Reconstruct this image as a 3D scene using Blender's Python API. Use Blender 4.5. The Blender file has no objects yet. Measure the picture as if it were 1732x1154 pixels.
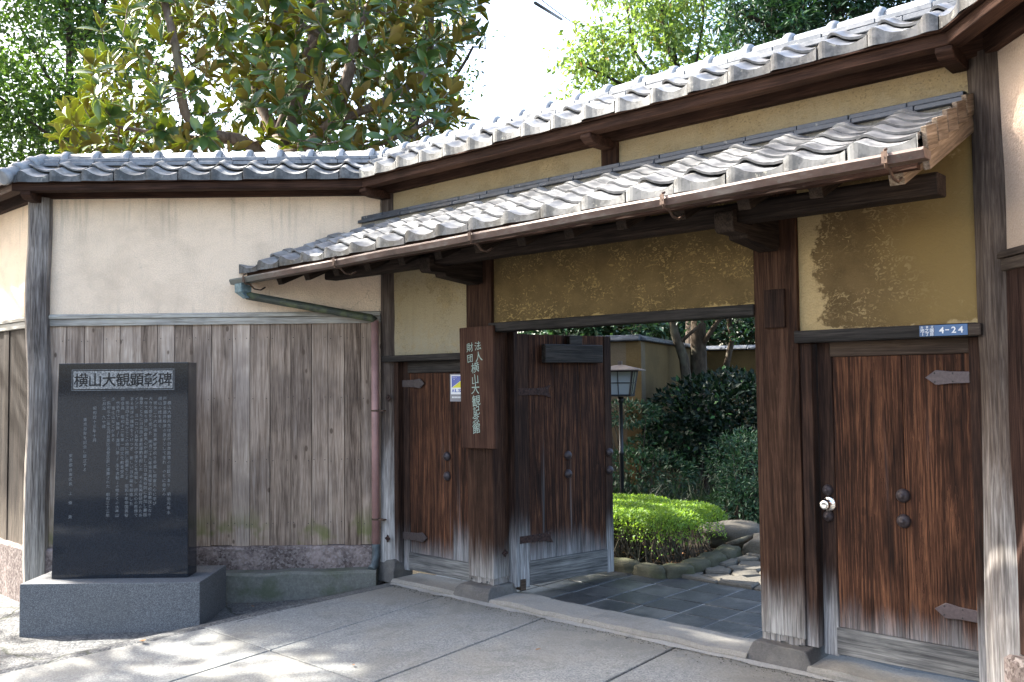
import bpy, bmesh, math, random
import numpy as np
from mathutils import Vector, Matrix, noise as mnoise

random.seed(7)
scene = bpy.context.scene
COL = scene.collection
R = math.radians

# ------------------------------------------------------------------ camera
CAM = Vector((5.6, -4.75, 1.55))
F_PX, IMG_W, IMG_H = 1530.0, 1732.0, 1154.0
PITCH, ROLL, HEAD = math.atan(69 / F_PX), 0.011, R(180 - 47.6)
FW = Vector((math.cos(HEAD) * math.cos(PITCH), math.sin(HEAD) * math.cos(PITCH), math.sin(PITCH)))
_r0 = Vector((math.sin(HEAD), -math.cos(HEAD), 0))
_u0 = _r0.cross(FW)
RT = _r0 * math.cos(ROLL) - _u0 * math.sin(ROLL)
UP = _u0 * math.cos(ROLL) + _r0 * math.sin(ROLL)
cam_data = bpy.data.cameras.new('camera')
cam_data.sensor_width = 36.0
cam_data.lens = F_PX / IMG_W * 36.0
cam_data.clip_start = 0.05
cam_data.clip_end = 2000
cam = bpy.data.objects.new('camera', cam_data)
COL.objects.link(cam)
m = Matrix((RT, UP, -FW)).transposed().to_4x4()
m.translation = CAM
cam.matrix_world = m
scene.camera = cam

# ------------------------------------------------------------------ sky and sun
SUN_HEAD, SUN_EL = R(200), R(40)
sunv = Vector((math.cos(SUN_HEAD) * math.cos(SUN_EL), math.sin(SUN_HEAD) * math.cos(SUN_EL), math.sin(SUN_EL)))
world = bpy.data.worlds.new('World')
scene.world = world
world.use_nodes = True
wn = world.node_tree
bg = wn.nodes['Background']
sky = wn.nodes.new('ShaderNodeTexSky')
sky.sky_type = 'NISHITA'
sky.sun_disc = False
sky.sun_elevation = SUN_EL
sky.sun_rotation = math.pi / 2 - SUN_HEAD
sky.air_density = 1.0
sky.dust_density = 4.0
sky.ozone_density = 0.6
bg.inputs['Strength'].default_value = 0.15
wn.links.new(sky.outputs[0], bg.inputs[0])
sun_data = bpy.data.lights.new('sun', 'SUN')
sun_data.energy = 5.0
sun_data.angle = R(0.53)
sun_data.color = (1.0, 0.95, 0.86)
sun = bpy.data.objects.new('sun', sun_data)
sun.rotation_euler = sunv.to_track_quat('Z', 'Y').to_euler()
sun.location = (0, -3, 30)
COL.objects.link(sun)

scene.view_settings.view_transform = 'Standard'
scene.view_settings.look = 'None'
scene.view_settings.exposure = 2.6
scene.view_settings.gamma = 1.0
scene.view_settings.use_curve_mapping = False
scene.cycles.max_bounces = 8
scene.cycles.diffuse_bounces = 4
scene.cycles.transparent_max_bounces = 6

# ------------------------------------------------------------------ helpers
def px_ray(px, py):
    return (FW * F_PX + RT * (px - IMG_W / 2) - UP * (py - IMG_H / 2)).normalized()

def in_view(p, marg=0):
    v = Vector(p) - CAM
    z = v.dot(FW)
    if z < 0.2:
        return None
    x, y = IMG_W / 2 + F_PX * v.dot(RT) / z, IMG_H / 2 - F_PX * v.dot(UP) / z
    return (x, y, z) if -marg < x < IMG_W + marg and -marg < y < IMG_H + marg else None

def link(name, me, parent=None, loc=None, rot=None):
    o = bpy.data.objects.new(name, me)
    COL.objects.link(o)
    if parent is not None:
        o.parent = parent
    if loc is not None:
        o.location = loc
    if rot is not None:
        o.rotation_euler = rot
    return o

def tag(o, label=None, cat=None, group=None, kind=None):
    if label: o['label'] = label
    if cat: o['category'] = cat
    if group: o['group'] = group
    if kind: o['kind'] = kind
    return o

def thing(name, label, cat, loc=(0, 0, 0), rz=0.0, group=None):
    o = link(name, None, None, loc, (0, 0, rz))
    o.empty_display_size = 0.2
    return tag(o, label, cat, group)

class MB:
    """collects verts / faces for one mesh"""
    def __init__(s):
        s.v, s.f, s.m, s.sm = [], [], [], []
    def add(s, vs, fs, mi=0, smooth=False):
        b = len(s.v)
        s.v += [tuple(v) for v in vs]
        s.f += [tuple(i + b for i in f) for f in fs]
        s.m += [mi] * len(fs)
        s.sm += [smooth] * len(fs)
        return s
    def box(s, a, b, mi=0, T=None):
        (x0, y0, z0), (x1, y1, z1) = a, b
        vs = [(x0, y0, z0), (x1, y0, z0), (x1, y1, z0), (x0, y1, z0), (x0, y0, z1), (x1, y0, z1), (x1, y1, z1), (x0, y1, z1)]
        if T is not None:
            vs = [T @ Vector(v) for v in vs]
        return s.add(vs, [(0, 3, 2, 1), (4, 5, 6, 7), (0, 1, 5, 4), (1, 2, 6, 5), (2, 3, 7, 6), (3, 0, 4, 7)], mi)
    def prism(s, poly, d0, d1, mi=0, fn=None):
        """poly: 2-d outline (ccw), extruded d0..d1, fn(a,b,d)->xyz"""
        n = len(poly)
        fn = fn or (lambda a, b, d: (a, b, d))
        vs = [fn(a, b, d0) for a, b in poly] + [fn(a, b, d1) for a, b in poly]
        fs = [tuple(range(n - 1, -1, -1)), tuple(range(n, 2 * n))] + [(i, (i + 1) % n, n + (i + 1) % n, n + i) for i in range(n)]
        return s.add(vs, fs, mi)
    def tube(s, pts, rad, n=6, mi=0, cap=True, smooth=True):
        pts = [Vector(p) for p in pts]
        k = len(pts)
        rads = rad if isinstance(rad, (list, tuple)) else [rad] * k
        vs, fs = [], []
        up = Vector((0.13, 0.21, 0.97)).normalized()
        for i, p in enumerate(pts):
            t = (pts[min(i + 1, k - 1)] - pts[max(i - 1, 0)])
            t = t.normalized() if t.length > 1e-9 else Vector((0, 0, 1))
            a = t.cross(up)
            if a.length < 0.2:
                a = t.cross(Vector((1, 0, 0)))
            a.normalize()
            b = t.cross(a)
            for j in range(n):
                an = 2 * math.pi * j / n
                vs.append(p + a * (rads[i] * math.cos(an)) + b * (rads[i] * math.sin(an)))
        for i in range(k - 1):
            for j in range(n):
                fs.append((i * n + j, i * n + (j + 1) % n, (i + 1) * n + (j + 1) % n, (i + 1) * n + j))
        s.add(vs, fs, mi, smooth)
        if cap:
            b0 = len(s.v) - len(vs)
            s.f += [tuple(b0 + j for j in range(n)), tuple(b0 + (k - 1) * n + j for j in range(n - 1, -1, -1))]
            s.m += [mi, mi]
            s.sm += [False, False]
        return s
    def lathe(s, prof, n=12, mi=0, T=None, smooth=True):
        """prof: (r,z) list from bottom to top"""
        vs, fs = [], []
        for r, z in prof:
            for j in range(n):
                an = 2 * math.pi * j / n
                v = Vector((r * math.cos(an), r * math.sin(an), z))
                vs.append(T @ v if T is not None else v)
        for i in range(len(prof) - 1):
            for j in range(n):
                fs.append((i * n + j, i * n + (j + 1) % n, (i + 1) * n + (j + 1) % n, (i + 1) * n + j))
        s.add(vs, fs, mi, smooth)
        b0 = len(s.v) - len(vs)
        s.f += [tuple(b0 + j for j in range(n - 1, -1, -1)), tuple(b0 + (len(prof) - 1) * n + j for j in range(n))]
        s.m += [mi, mi]
        s.sm += [False, False]
        return s
    def mesh(s, name, mats, bevel=0.0, segs=1, fix=True):
        me = bpy.data.meshes.new(name)
        me.from_pydata(s.v, [], s.f)
        mats = mats if isinstance(mats, (list, tuple)) else [mats]
        for mt in mats:
            me.materials.append(mt)
        me.polygons.foreach_set('material_index', s.m)
        me.polygons.foreach_set('use_smooth', s.sm)
        if fix or bevel:
            bm = bmesh.new()
            bm.from_mesh(me)
            if fix:
                bmesh.ops.recalc_face_normals(bm, faces=bm.faces)
            if bevel:
                es = [e for e in bm.edges if len(e.link_faces) == 2 and e.calc_face_angle(0) > 0.5]
                bmesh.ops.bevel(bm, geom=es, offset=bevel, segments=segs, affect='EDGES', profile=0.6)
            bm.to_mesh(me)
            bm.free()
        me.update()
        return me
    def obj(s, name, mats, parent=None, bevel=0.0, segs=1, loc=None, rot=None, fix=True):
        return link(name, s.mesh(name, mats, bevel, segs, fix), parent, loc, rot)

def box(name, a, b, mat, parent=None, bevel=0.0, loc=None, rot=None, segs=1):
    return MB().box(a, b).obj(name, mat, parent, bevel, segs, loc, rot)

def np_mesh(name, V, F, mats, mi=None, smooth=True):
    """fast mesh from numpy arrays; F all of one size"""
    me = bpy.data.meshes.new(name)
    nv, nf, k = len(V), len(F), F.shape[1]
    me.vertices.add(nv)
    me.vertices.foreach_set('co', V.astype(np.float32).ravel())
    me.loops.add(nf * k)
    me.loops.foreach_set('vertex_index', F.astype(np.int32).ravel())
    me.polygons.add(nf)
    me.polygons.foreach_set('loop_start', np.arange(0, nf * k, k, dtype=np.int32))
    me.polygons.foreach_set('loop_total', np.full(nf, k, dtype=np.int32))
    for mt in (mats if isinstance(mats, (list, tuple)) else [mats]):
        me.materials.append(mt)
    if mi is not None:
        me.polygons.foreach_set('material_index', mi.astype(np.int32))
    me.polygons.foreach_set('use_smooth', np.full(nf, smooth, dtype=bool))
    me.update(calc_edges=True)
    me.validate()
    return me

def cut_mesh(me, planes, M=None):
    """a copy of mesh me kept on the inner side of each (point, outward normal) plane; M maps mesh to plane space.
    returns me itself if untouched, None if nothing is left"""
    co = np.empty(len(me.vertices) * 3)
    me.vertices.foreach_get('co', co)
    co = co.reshape(-1, 3)
    if M is not None:
        A = np.array(M)
        co = co @ A[:3, :3].T + A[:3, 3]
    need = []
    for p, n in planes:
        d = (co - np.array(p)) @ np.array(n)
        if d.min() >= -1e-4:
            return None
        if d.max() > 1e-4:
            need.append((p, n))
    if not need:
        return me
    bm = bmesh.new()
    bm.from_mesh(me)
    Mi = M.inverted() if M is not None else Matrix()
    for p, n in need:
        lp = Mi @ Vector(p)
        ln = (Mi.to_3x3() @ Vector(n)).normalized()
        bmesh.ops.bisect_plane(bm, geom=bm.verts[:] + bm.edges[:] + bm.faces[:], plane_co=lp, plane_no=ln, clear_outer=True)
    if not bm.faces:
        bm.free()
        return None
    out = me.copy()
    bm.to_mesh(out)
    bm.free()
    return out

# ------------------------------------------------------------------ materials
class G:
    """tiny node graph writer"""
    def __init__(s, name):
        s.mat = bpy.data.materials.new(name)
        s.mat.use_nodes = True
        s.nt = s.mat.node_tree
        s.b = s.nt.nodes['Principled BSDF']
        s.out = s.nt.nodes['Material Output']
        s._tc = None
    def n(s, t, **kw):
        nd = s.nt.nodes.new(t)
        for k, v in kw.items():
            setattr(nd, k, v)
        return nd
    def put(s, sock, v):
        if hasattr(v, 'is_output'):
            s.nt.links.new(v, sock)
        elif isinstance(v, (tuple, list)):
            sock.default_value = tuple(v) + ((1.0,) if len(v) == 3 and sock.type == 'RGBA' else ())
        else:
            sock.default_value = v
    def co(s):
        if s._tc is None:
            s._tc = s.n('ShaderNodeTexCoord').outputs['Object']
        return s._tc
    def gco(s):
        return s.n('ShaderNodeNewGeometry').outputs['Position']
    def rnd(s):
        return s.n('ShaderNodeObjectInfo').outputs['Random']
    def math(s, op, a, b=0.0, clamp=False):
        nd = s.n('ShaderNodeMath', operation=op, use_clamp=clamp)
        s.put(nd.inputs[0], a)
        s.put(nd.inputs[1], b)
        return nd.outputs[0]
    def vmul(s, v, sc):
        nd = s.n('ShaderNodeVectorMath', operation='MULTIPLY')
        s.put(nd.inputs[0], v)
        s.put(nd.inputs[1], sc)
        return nd.outputs[0]
    def vadd(s, v, w):
        nd = s.n('ShaderNodeVectorMath', operation='ADD')
        s.put(nd.inputs[0], v)
        s.put(nd.inputs[1], w)
        return nd.outputs[0]
    def noise(s, v, scale=5.0, detail=4.0, rough=0.55, dist=0.0, col=False):
        nd = s.n('ShaderNodeTexNoise')
        s.put(nd.inputs['Vector'], v)
        nd.inputs['Scale'].default_value = scale
        nd.inputs['Detail'].default_value = detail
        nd.inputs['Roughness'].default_value = rough
        nd.inputs['Distortion'].default_value = dist
        return nd.outputs['Color' if col else 'Fac']
    def voro(s, v, scale=5.0, feature='F1', out='Distance'):
        nd = s.n('ShaderNodeTexVoronoi', feature=feature)
        s.put(nd.inputs['Vector'], v)
        nd.inputs['Scale'].default_value = scale
        return nd.outputs[out]
    def ramp(s, f, stops, interp='LINEAR'):
        nd = s.n('ShaderNodeValToRGB')
        nd.color_ramp.interpolation = interp
        el = nd.color_ramp.elements
        while len(el) < len(stops):
            el.new(0.5)
        for e, (p, c) in zip(el, stops):
            e.position = p
            e.color = (c, c, c, 1) if isinstance(c, (int, float)) else tuple(c) + (1,)
        s.put(nd.inputs[0], f)
        return nd.outputs[0]
    def rng(s, f, a, b, c=0.0, d=1.0, smooth=True):
        nd = s.n('ShaderNodeMapRange', interpolation_type='SMOOTHSTEP' if smooth else 'LINEAR')
        s.put(nd.inputs[0], f)
        for i, v in zip((1, 2, 3, 4), (a, b, c, d)):
            s.put(nd.inputs[i], v)
        return nd.outputs[0]
    def mix(s, f, a, b, mode='MIX'):
        nd = s.n('ShaderNodeMix', data_type='RGBA', blend_type=mode)
        s.put(nd.inputs[0], f)
        s.put(nd.inputs[6], a)
        s.put(nd.inputs[7], b)
        return nd.outputs[2]
    def sep(s, v):
        nd = s.n('ShaderNodeSeparateXYZ')
        s.put(nd.inputs[0], v)
        return nd.outputs
    def comb(s, x=0.0, y=0.0, z=0.0):
        nd = s.n('ShaderNodeCombineXYZ')
        for i, v in enumerate((x, y, z)):
            s.put(nd.inputs[i], v)
        return nd.outputs[0]
    def bump(s, h, strength=0.3, dist=0.01):
        nd = s.n('ShaderNodeBump')
        nd.inputs['Strength'].default_value = strength
        nd.inputs['Distance'].default_value = dist
        s.put(nd.inputs['Height'], h)
        s.nt.links.new(nd.outputs[0], s.b.inputs['Normal'])
        return nd.outputs[0]
    def fin(s, col, rough=0.7, spec=0.5, metal=0.0):
        s.put(s.b.inputs['Base Color'], col)
        s.put(s.b.inputs['Roughness'], rough)
        s.b.inputs['Specular IOR Level'].default_value = spec
        s.b.inputs['Metallic'].default_value = metal
        return s.mat

AX = {'x': (0.045, 1, 1), 'y': (1, 0.045, 1), 'z': (1, 1, 0.045)}

def wood(name, dark, mid, light, axis='z', figure=0.5, worn=None, worn_col=(0.42, 0.41, 0.39), scale=1.0, moss=0.0,
         bump=0.35, rough=0.78, var=0.35, knots=0.0, streak=0.0, spec=0.12, soft=0.0):
    g = G(name)
    r = g.rnd()
    off = g.comb(g.math('MULTIPLY', r, 13.7), g.math('MULTIPLY', r, 7.1), g.math('MULTIPLY', r, 29.3))
    p = g.vadd(g.co(), off)
    st = g.vmul(p, AX[axis])
    fine = g.rng(g.noise(st, 120 * scale, 4, 0.6), 0.30, 0.70)
    med = g.rng(g.noise(st, 26 * scale, 3, 0.5, 0.3), 0.28, 0.72)
    # growth-ring figure: contour lines of a stretched field
    fx = {'x': (0.04, 1, 1), 'y': (1, 0.04, 1), 'z': (1, 1, 0.04)}[axis]
    fld = g.noise(g.vmul(p, fx), 4.6 * scale, 1.0, 0.35)
    fld = g.math('ADD', g.math('MULTIPLY', fld, 26.0), g.math('MULTIPLY', fine, 0.35))
    ring = g.math('FRACT', fld)
    ring = g.math('POWER', ring, 2.2)
    t = g.math('ADD', g.math('MULTIPLY', ring, 0.62 * figure), g.math('MULTIPLY', fine, 1.0 - 0.62 * figure))
    t = g.math('ADD', g.math('MULTIPLY', t, 0.66), g.math('MULTIPLY', med, 0.34))
    if soft:
        t = g.math('ADD', g.math('MULTIPLY', t, 1 - soft), 0.45 * soft)
    t = g.math('ADD', t, g.math('MULTIPLY', g.math('SUBTRACT', r, 0.5), var * 0.5))
    col = g.ramp(t, [(0.12, dark), (0.45, mid), (0.85, light)])
    blot = g.noise(p, 2.2, 3, 0.6)
    col = g.mix(g.rng(blot, 0.35, 0.7), col, g.vmul(col, (0.62, 0.62, 0.64)))
    h = t
    if knots:
        kv = g.voro(g.vmul(p, {'x': (0.55, 1, 1), 'z': (1, 1, 0.55), 'y': (1, 0.55, 1)}[axis]), 7.5)
        km = g.rng(kv, 0.07, 0.125, 1.0, 0.0)
        col = g.mix(g.math('MULTIPLY', km, knots), col, dark)
    z = g.sep(g.co())[2]
    if streak:
        sm = g.rng(g.noise(g.vmul(p, (1, 1, 0.02)), 30, 2, 0.5), 0.62, 0.75)
        sm = g.math('MULTIPLY', sm, g.rng(z, 0.2, 1.5, 1.0, 0.0))
        col = g.mix(g.math('MULTIPLY', sm, streak), col, worn_col)
    if worn:
        z0, z1 = worn
        sp = z1 - z0
        lowf = g.math('MULTIPLY', g.math('SUBTRACT', g.noise(g.vmul(p, (1, 1, 0.25)), 7, 2, 0.5), 0.5), sp * 1.3)
        strk = g.math('MULTIPLY', g.math('SUBTRACT', g.noise(g.vmul(p, (1, 1, 0.03)), 75, 4, 0.6), 0.5), sp * 1.0)
        w = g.math('ADD', z, g.math('ADD', lowf, strk))
        w = g.math('ADD', w, g.math('MULTIPLY', g.math('SUBTRACT', r, 0.5), sp * 1.1))
        wm = g.rng(w, z0 - sp * 0.35, z1 + sp * 0.45, 1.0, 0.0)
        wm = g.math('MULTIPLY', wm, g.math('ADD', 0.62, g.math('MULTIPLY', fine, 0.38)))
        wc = g.mix(t, tuple(c * 0.5 for c in worn_col), tuple(min(1, c * 1.3) for c in worn_col))
        col = g.mix(wm, col, wc)
    if moss:
        mm = g.math('MULTIPLY', g.rng(z, 0.24, 0.62, 1.0, 0.0), g.rng(g.noise(g.gco(), 3.1, 3, 0.6), 0.48, 0.6))
        col = g.mix(g.math('MULTIPLY', mm, moss), col, (0.10, 0.12, 0.025))
    if bump:
        g.bump(h, bump, 0.006)
    return g.fin(col, rough, spec)

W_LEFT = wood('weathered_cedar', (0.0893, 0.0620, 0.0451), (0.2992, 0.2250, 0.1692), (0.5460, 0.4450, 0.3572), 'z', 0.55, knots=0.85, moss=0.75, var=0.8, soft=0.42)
W_FARL = wood('shaded_cedar', (0.007, 0.005, 0.0045), (0.02, 0.0145, 0.0115), (0.048, 0.038, 0.031), 'z', 0.5, knots=0.6, var=0.5, worn=(0.28, 0.6), worn_col=(0.12, 0.10, 0.08))  # boards darkened so shade sits in the colour, paler at the foot
W_POST = wood('gate_post_wood', (0.0143, 0.0066, 0.0042), (0.0363, 0.0171, 0.0098), (0.0745, 0.0386, 0.0234), 'z', 0.75, worn=(0.13, 0.36), worn_col=(0.33, 0.325, 0.31), var=0.2)
W_DOOR = wood('door_wood', (0.0103, 0.0052, 0.0038), (0.0383, 0.0158, 0.0087), (0.1287, 0.0556, 0.0276), 'z', 0.85, worn=(0.19, 0.36), worn_col=(0.22, 0.225, 0.23), var=0.3, streak=0.35, knots=0.45, scale=1.15)
W_FRAME = wood('door_frame_wood', (0.0101, 0.0054, 0.0043), (0.0240, 0.0124, 0.0084), (0.0506, 0.0269, 0.0178), 'z', 0.4, worn=(0.16, 0.42), worn_col=(0.28, 0.28, 0.28), var=0.2)
W_RAIL = wood('pale_rail_wood', (0.06, 0.06, 0.06), (0.125, 0.125, 0.12), (0.22, 0.215, 0.205), 'x', 0.5, var=0.2)
W_RAILD = wood('door_head_wood', (0.0275, 0.0193, 0.0143), (0.0523, 0.0363, 0.0264), (0.0825, 0.0594, 0.0440), 'x', 0.7, var=0.2)
W_BLACK = wood('blackened_beam', (0.0078, 0.0072, 0.0065), (0.0195, 0.0175, 0.0163), (0.0429, 0.0377, 0.0338), 'x', 0.3, var=0.1, rough=0.6)
W_EAVE = wood('eave_beam_wood', (0.0196, 0.0095, 0.0064), (0.0401, 0.0199, 0.0128), (0.0695, 0.0358, 0.0235), 'x', 0.4, var=0.15)
W_RAFTX = wood('purlin_wood', (0.0096, 0.0066, 0.0054), (0.0228, 0.0156, 0.0120), (0.0450, 0.0312, 0.0240), 'x', 0.5, var=0.2)
W_RAFT = wood('rafter_wood', (0.0108, 0.0078, 0.0060), (0.0270, 0.0186, 0.0138), (0.0540, 0.0390, 0.0288), 'y', 0.5, var=0.4)
W_SUNLIT = wood('sunlit_bargeboard_wood', (0.12, 0.088, 0.06), (0.21, 0.16, 0.115), (0.33, 0.265, 0.20), 'y', 0.4, var=0.35)  # rafter wood paled, sunlight on the barge put into its colour
W_LOG = wood('grey_log_wood', (0.075, 0.062, 0.052), (0.17, 0.145, 0.125), (0.32, 0.285, 0.25), 'z', 0.5, worn=(0.1, 0.9), worn_col=(0.40, 0.37, 0.32), var=0.2)
W_LOGD = wood('brown_log_wood', (0.0403, 0.0290, 0.0225), (0.0789, 0.0588, 0.0467), (0.1368, 0.1087, 0.0885), 'z', 0.5, worn=(0.15, 1.15), worn_col=(0.42, 0.405, 0.385), var=0.2)
W_SASH = wood('grey_sash_wood', (0.22, 0.20, 0.16), (0.36, 0.335, 0.285), (0.50, 0.47, 0.41), 'x', 0.35, var=0.2)
W_SASHD = wood('brown_sash_wood', (0.0270, 0.0204, 0.0162), (0.0540, 0.0408, 0.0324), (0.0900, 0.0708, 0.0576), 'x', 0.35, var=0.2)
W_RBRD = wood('red_brown_boards', (0.0140, 0.0070, 0.0055), (0.0330, 0.0170, 0.0130), (0.0600, 0.0340, 0.0250), 'z', 0.6, knots=0.5, var=0.3)
W_SIGN = wood('signboard_wood', (0.0270, 0.0120, 0.0078), (0.0528, 0.0252, 0.0162), (0.0900, 0.0480, 0.0318), 'z', 0.8, var=0.0, scale=0.8, bump=0.15)

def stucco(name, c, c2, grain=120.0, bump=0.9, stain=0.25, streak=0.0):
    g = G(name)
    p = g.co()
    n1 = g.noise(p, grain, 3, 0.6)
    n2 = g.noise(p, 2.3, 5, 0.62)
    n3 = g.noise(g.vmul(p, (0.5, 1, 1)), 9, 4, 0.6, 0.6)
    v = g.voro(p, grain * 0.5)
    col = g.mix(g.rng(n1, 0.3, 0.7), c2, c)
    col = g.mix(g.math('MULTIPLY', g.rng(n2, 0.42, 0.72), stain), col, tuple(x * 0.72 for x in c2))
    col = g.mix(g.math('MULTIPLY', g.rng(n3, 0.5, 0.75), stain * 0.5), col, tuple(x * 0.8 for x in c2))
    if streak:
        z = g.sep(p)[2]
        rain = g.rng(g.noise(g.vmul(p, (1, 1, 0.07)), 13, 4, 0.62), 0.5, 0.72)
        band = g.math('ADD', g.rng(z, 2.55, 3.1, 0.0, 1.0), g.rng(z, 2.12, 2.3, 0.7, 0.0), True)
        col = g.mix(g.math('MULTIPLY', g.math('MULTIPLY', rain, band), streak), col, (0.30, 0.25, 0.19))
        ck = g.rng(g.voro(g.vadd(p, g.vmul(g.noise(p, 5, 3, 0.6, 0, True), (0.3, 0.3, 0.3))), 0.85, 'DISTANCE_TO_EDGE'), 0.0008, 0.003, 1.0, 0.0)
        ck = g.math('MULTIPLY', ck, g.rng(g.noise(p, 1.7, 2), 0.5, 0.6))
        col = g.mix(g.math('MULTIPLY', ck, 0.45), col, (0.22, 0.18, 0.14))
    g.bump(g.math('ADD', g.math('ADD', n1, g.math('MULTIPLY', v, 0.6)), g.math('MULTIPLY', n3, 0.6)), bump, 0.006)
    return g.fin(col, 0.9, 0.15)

M_STUCCO = stucco('beige_stucco', (0.8400, 0.6668, 0.4940), (0.6615, 0.5092, 0.3692), streak=0.55, stain=0.5)
M_STUCCO_R = stucco('pink_beige_stucco', (0.4800, 0.3754, 0.2938), (0.4000, 0.3060, 0.2366))
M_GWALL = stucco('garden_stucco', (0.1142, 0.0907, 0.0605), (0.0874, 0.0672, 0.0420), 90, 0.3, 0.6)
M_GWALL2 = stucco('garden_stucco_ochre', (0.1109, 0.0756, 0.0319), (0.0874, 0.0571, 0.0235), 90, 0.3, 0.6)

def earth(name, pale, dark, bare_at=0.36, flakes=1.0, left_bare=None, low=None, fade=None, dots=0.0, grey_low=None):
    """old earthen plaster: pale body, darker weathered skin that has flaked off in places"""
    g = G(name)
    p = g.co()
    x, y, z = g.sep(p)
    big = g.noise(p, 2.4, 5, 0.62, 0.2)
    edge = g.noise(p, 15, 5, 0.68, 0.4)
    grit = g.noise(p, 140, 3, 0.65)
    f = g.math('ADD', g.math('MULTIPLY', big, 0.66), g.math('MULTIPLY', edge, 0.34))
    if left_bare:
        f = g.math('SUBTRACT', f, g.rng(x, left_bare[0], left_bare[1], 0.34, 0.0))
    if low:
        f = g.math('SUBTRACT', f, g.rng(z, low[0], low[1], 0.14, 0.0))
    skin = g.rng(f, bare_at - 0.02, bare_at + 0.035)
    wig = g.noise(g.vmul(p, (1, 1, 1.35)), 25, 5, 0.62, 2.0)
    dens = g.math('ADD', g.rng(g.noise(p, 4.2, 3, 0.6), 0.38, 0.66), g.rng(f, bare_at + 0.02, bare_at + 0.16, 0.6, 0.0), True)
    if fade:
        dens = g.math('MULTIPLY', dens, g.rng(x, fade[0], fade[1], 1.0, 0.12))
    fl = g.math('MULTIPLY', g.rng(wig, 0.525, 0.61), g.math('MULTIPLY', dens, flakes), True)
    pc = g.mix(g.rng(grit, 0.3, 0.7), tuple(c * 0.82 for c in pale), pale)
    dc = g.mix(g.rng(g.noise(p, 6, 4, 0.6), 0.3, 0.72), dark, tuple(c * 1.5 for c in dark))
    if fade:
        dc = g.mix(g.rng(g.math('ADD', x, g.math('MULTIPLY', g.math('SUBTRACT', big, 0.5), 0.5)), fade[0], fade[1]), dc, fade[2])
    dc = g.mix(g.math('MULTIPLY', g.rng(grit, 0.35, 0.75), 0.35), dc, tuple(c * 1.9 for c in dark))
    col = g.mix(g.math('MULTIPLY', fl, 0.8), dc, tuple(c * 0.9 for c in pale))
    col = g.mix(skin, pc, col)
    if dots:
        dm = g.math('MULTIPLY', g.rng(g.noise(p, 75, 3, 0.6), 0.55, 0.66), g.rng(big, 0.36, 0.58))
        col = g.mix(g.math('MULTIPLY', dm, dots), col, tuple(c * 0.42 for c in pale))
        st = g.rng(g.noise(g.vmul(p, (1, 1, 0.12)), 11, 3, 0.6), 0.52, 0.72)
        col = g.mix(g.math('MULTIPLY', st, 0.28), col, tuple(c * 0.6 for c in pale))
    if grey_low:
        gl = g.math('MULTIPLY', g.rng(z, grey_low[0], grey_low[1], 1.0, 0.0), g.rng(edge, 0.3, 0.6))
        col = g.mix(g.math('MULTIPLY', gl, 0.6), col, (0.27, 0.255, 0.2))
    h = g.math('ADD', g.math('MULTIPLY', grit, 0.3), g.math('MULTIPLY', wig, 0.8 * flakes))
    h = g.math('ADD', g.math('SUBTRACT', h, g.math('MULTIPLY', skin, 0.25)), g.math('MULTIPLY', fl, 0.35))
    g.bump(h, 0.6, 0.010)
    return g.fin(col, 0.92, 0.08)

M_EARTH_M = earth('ochre_plaster_centre', (0.40, 0.285, 0.12), (0.088, 0.061, 0.027), 0.335, 1.0, None, (1.97, 2.02))
M_EARTH_R = earth('ochre_plaster_right', (0.40, 0.30, 0.155), (0.088, 0.06, 0.028), 0.36, 1.0, (3.42, 3.64), (1.81, 1.85), (3.70, 4.20, (0.20, 0.138, 0.055)))
M_EARTH_L = earth('ochre_plaster_left', (0.31, 0.25, 0.15), (0.20, 0.155, 0.085), 0.52, 0.35, None, None, None, 0.8, (1.75, 2.15))
M_EARTH_U = earth('ochre_plaster_upper', (0.37, 0.29, 0.17), (0.25, 0.19, 0.105), 0.50, 0.4, None, None, None, 0.6, (2.9, 3.0))

def tile_mat(name, base, lo, hi, rough=0.42, stain=False):
    g = G(name)
    r = g.rnd()
    p = g.vadd(g.co(), g.comb(g.math('MULTIPLY', r, 31.0), g.math('MULTIPLY', r, 17.0), g.math('MULTIPLY', r, 5.0)))
    n1 = g.noise(p, 9, 5, 0.65)
    n2 = g.noise(p, 45, 4, 0.6)
    col = g.mix(g.rng(n1, 0.40, 0.58) if stain else g.rng(n1, 0.35, 0.68), lo, hi)
    col = g.mix(g.math('MULTIPLY', g.rng(n2, 0.45, 0.75), 0.5), col, base)
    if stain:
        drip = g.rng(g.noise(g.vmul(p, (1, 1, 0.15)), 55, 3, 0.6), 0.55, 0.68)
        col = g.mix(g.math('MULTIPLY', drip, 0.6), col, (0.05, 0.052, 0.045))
    col = g.mix(g.math('MULTIPLY', r, 0.35), col, lo)
    lich = g.math('MULTIPLY', g.rng(g.noise(p, 16, 4, 0.7), 0.62, 0.7), 0.55)
    col = g.mix(lich, col, (0.33, 0.32, 0.26))
    g.bump(g.math('ADD', n1, g.math('MULTIPLY', n2, 0.4)), 0.18, 0.006)
    return g.fin(col, g.rng(n1, 0.3, 0.7, rough - 0.08, rough + 0.2), 0.5)

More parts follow.
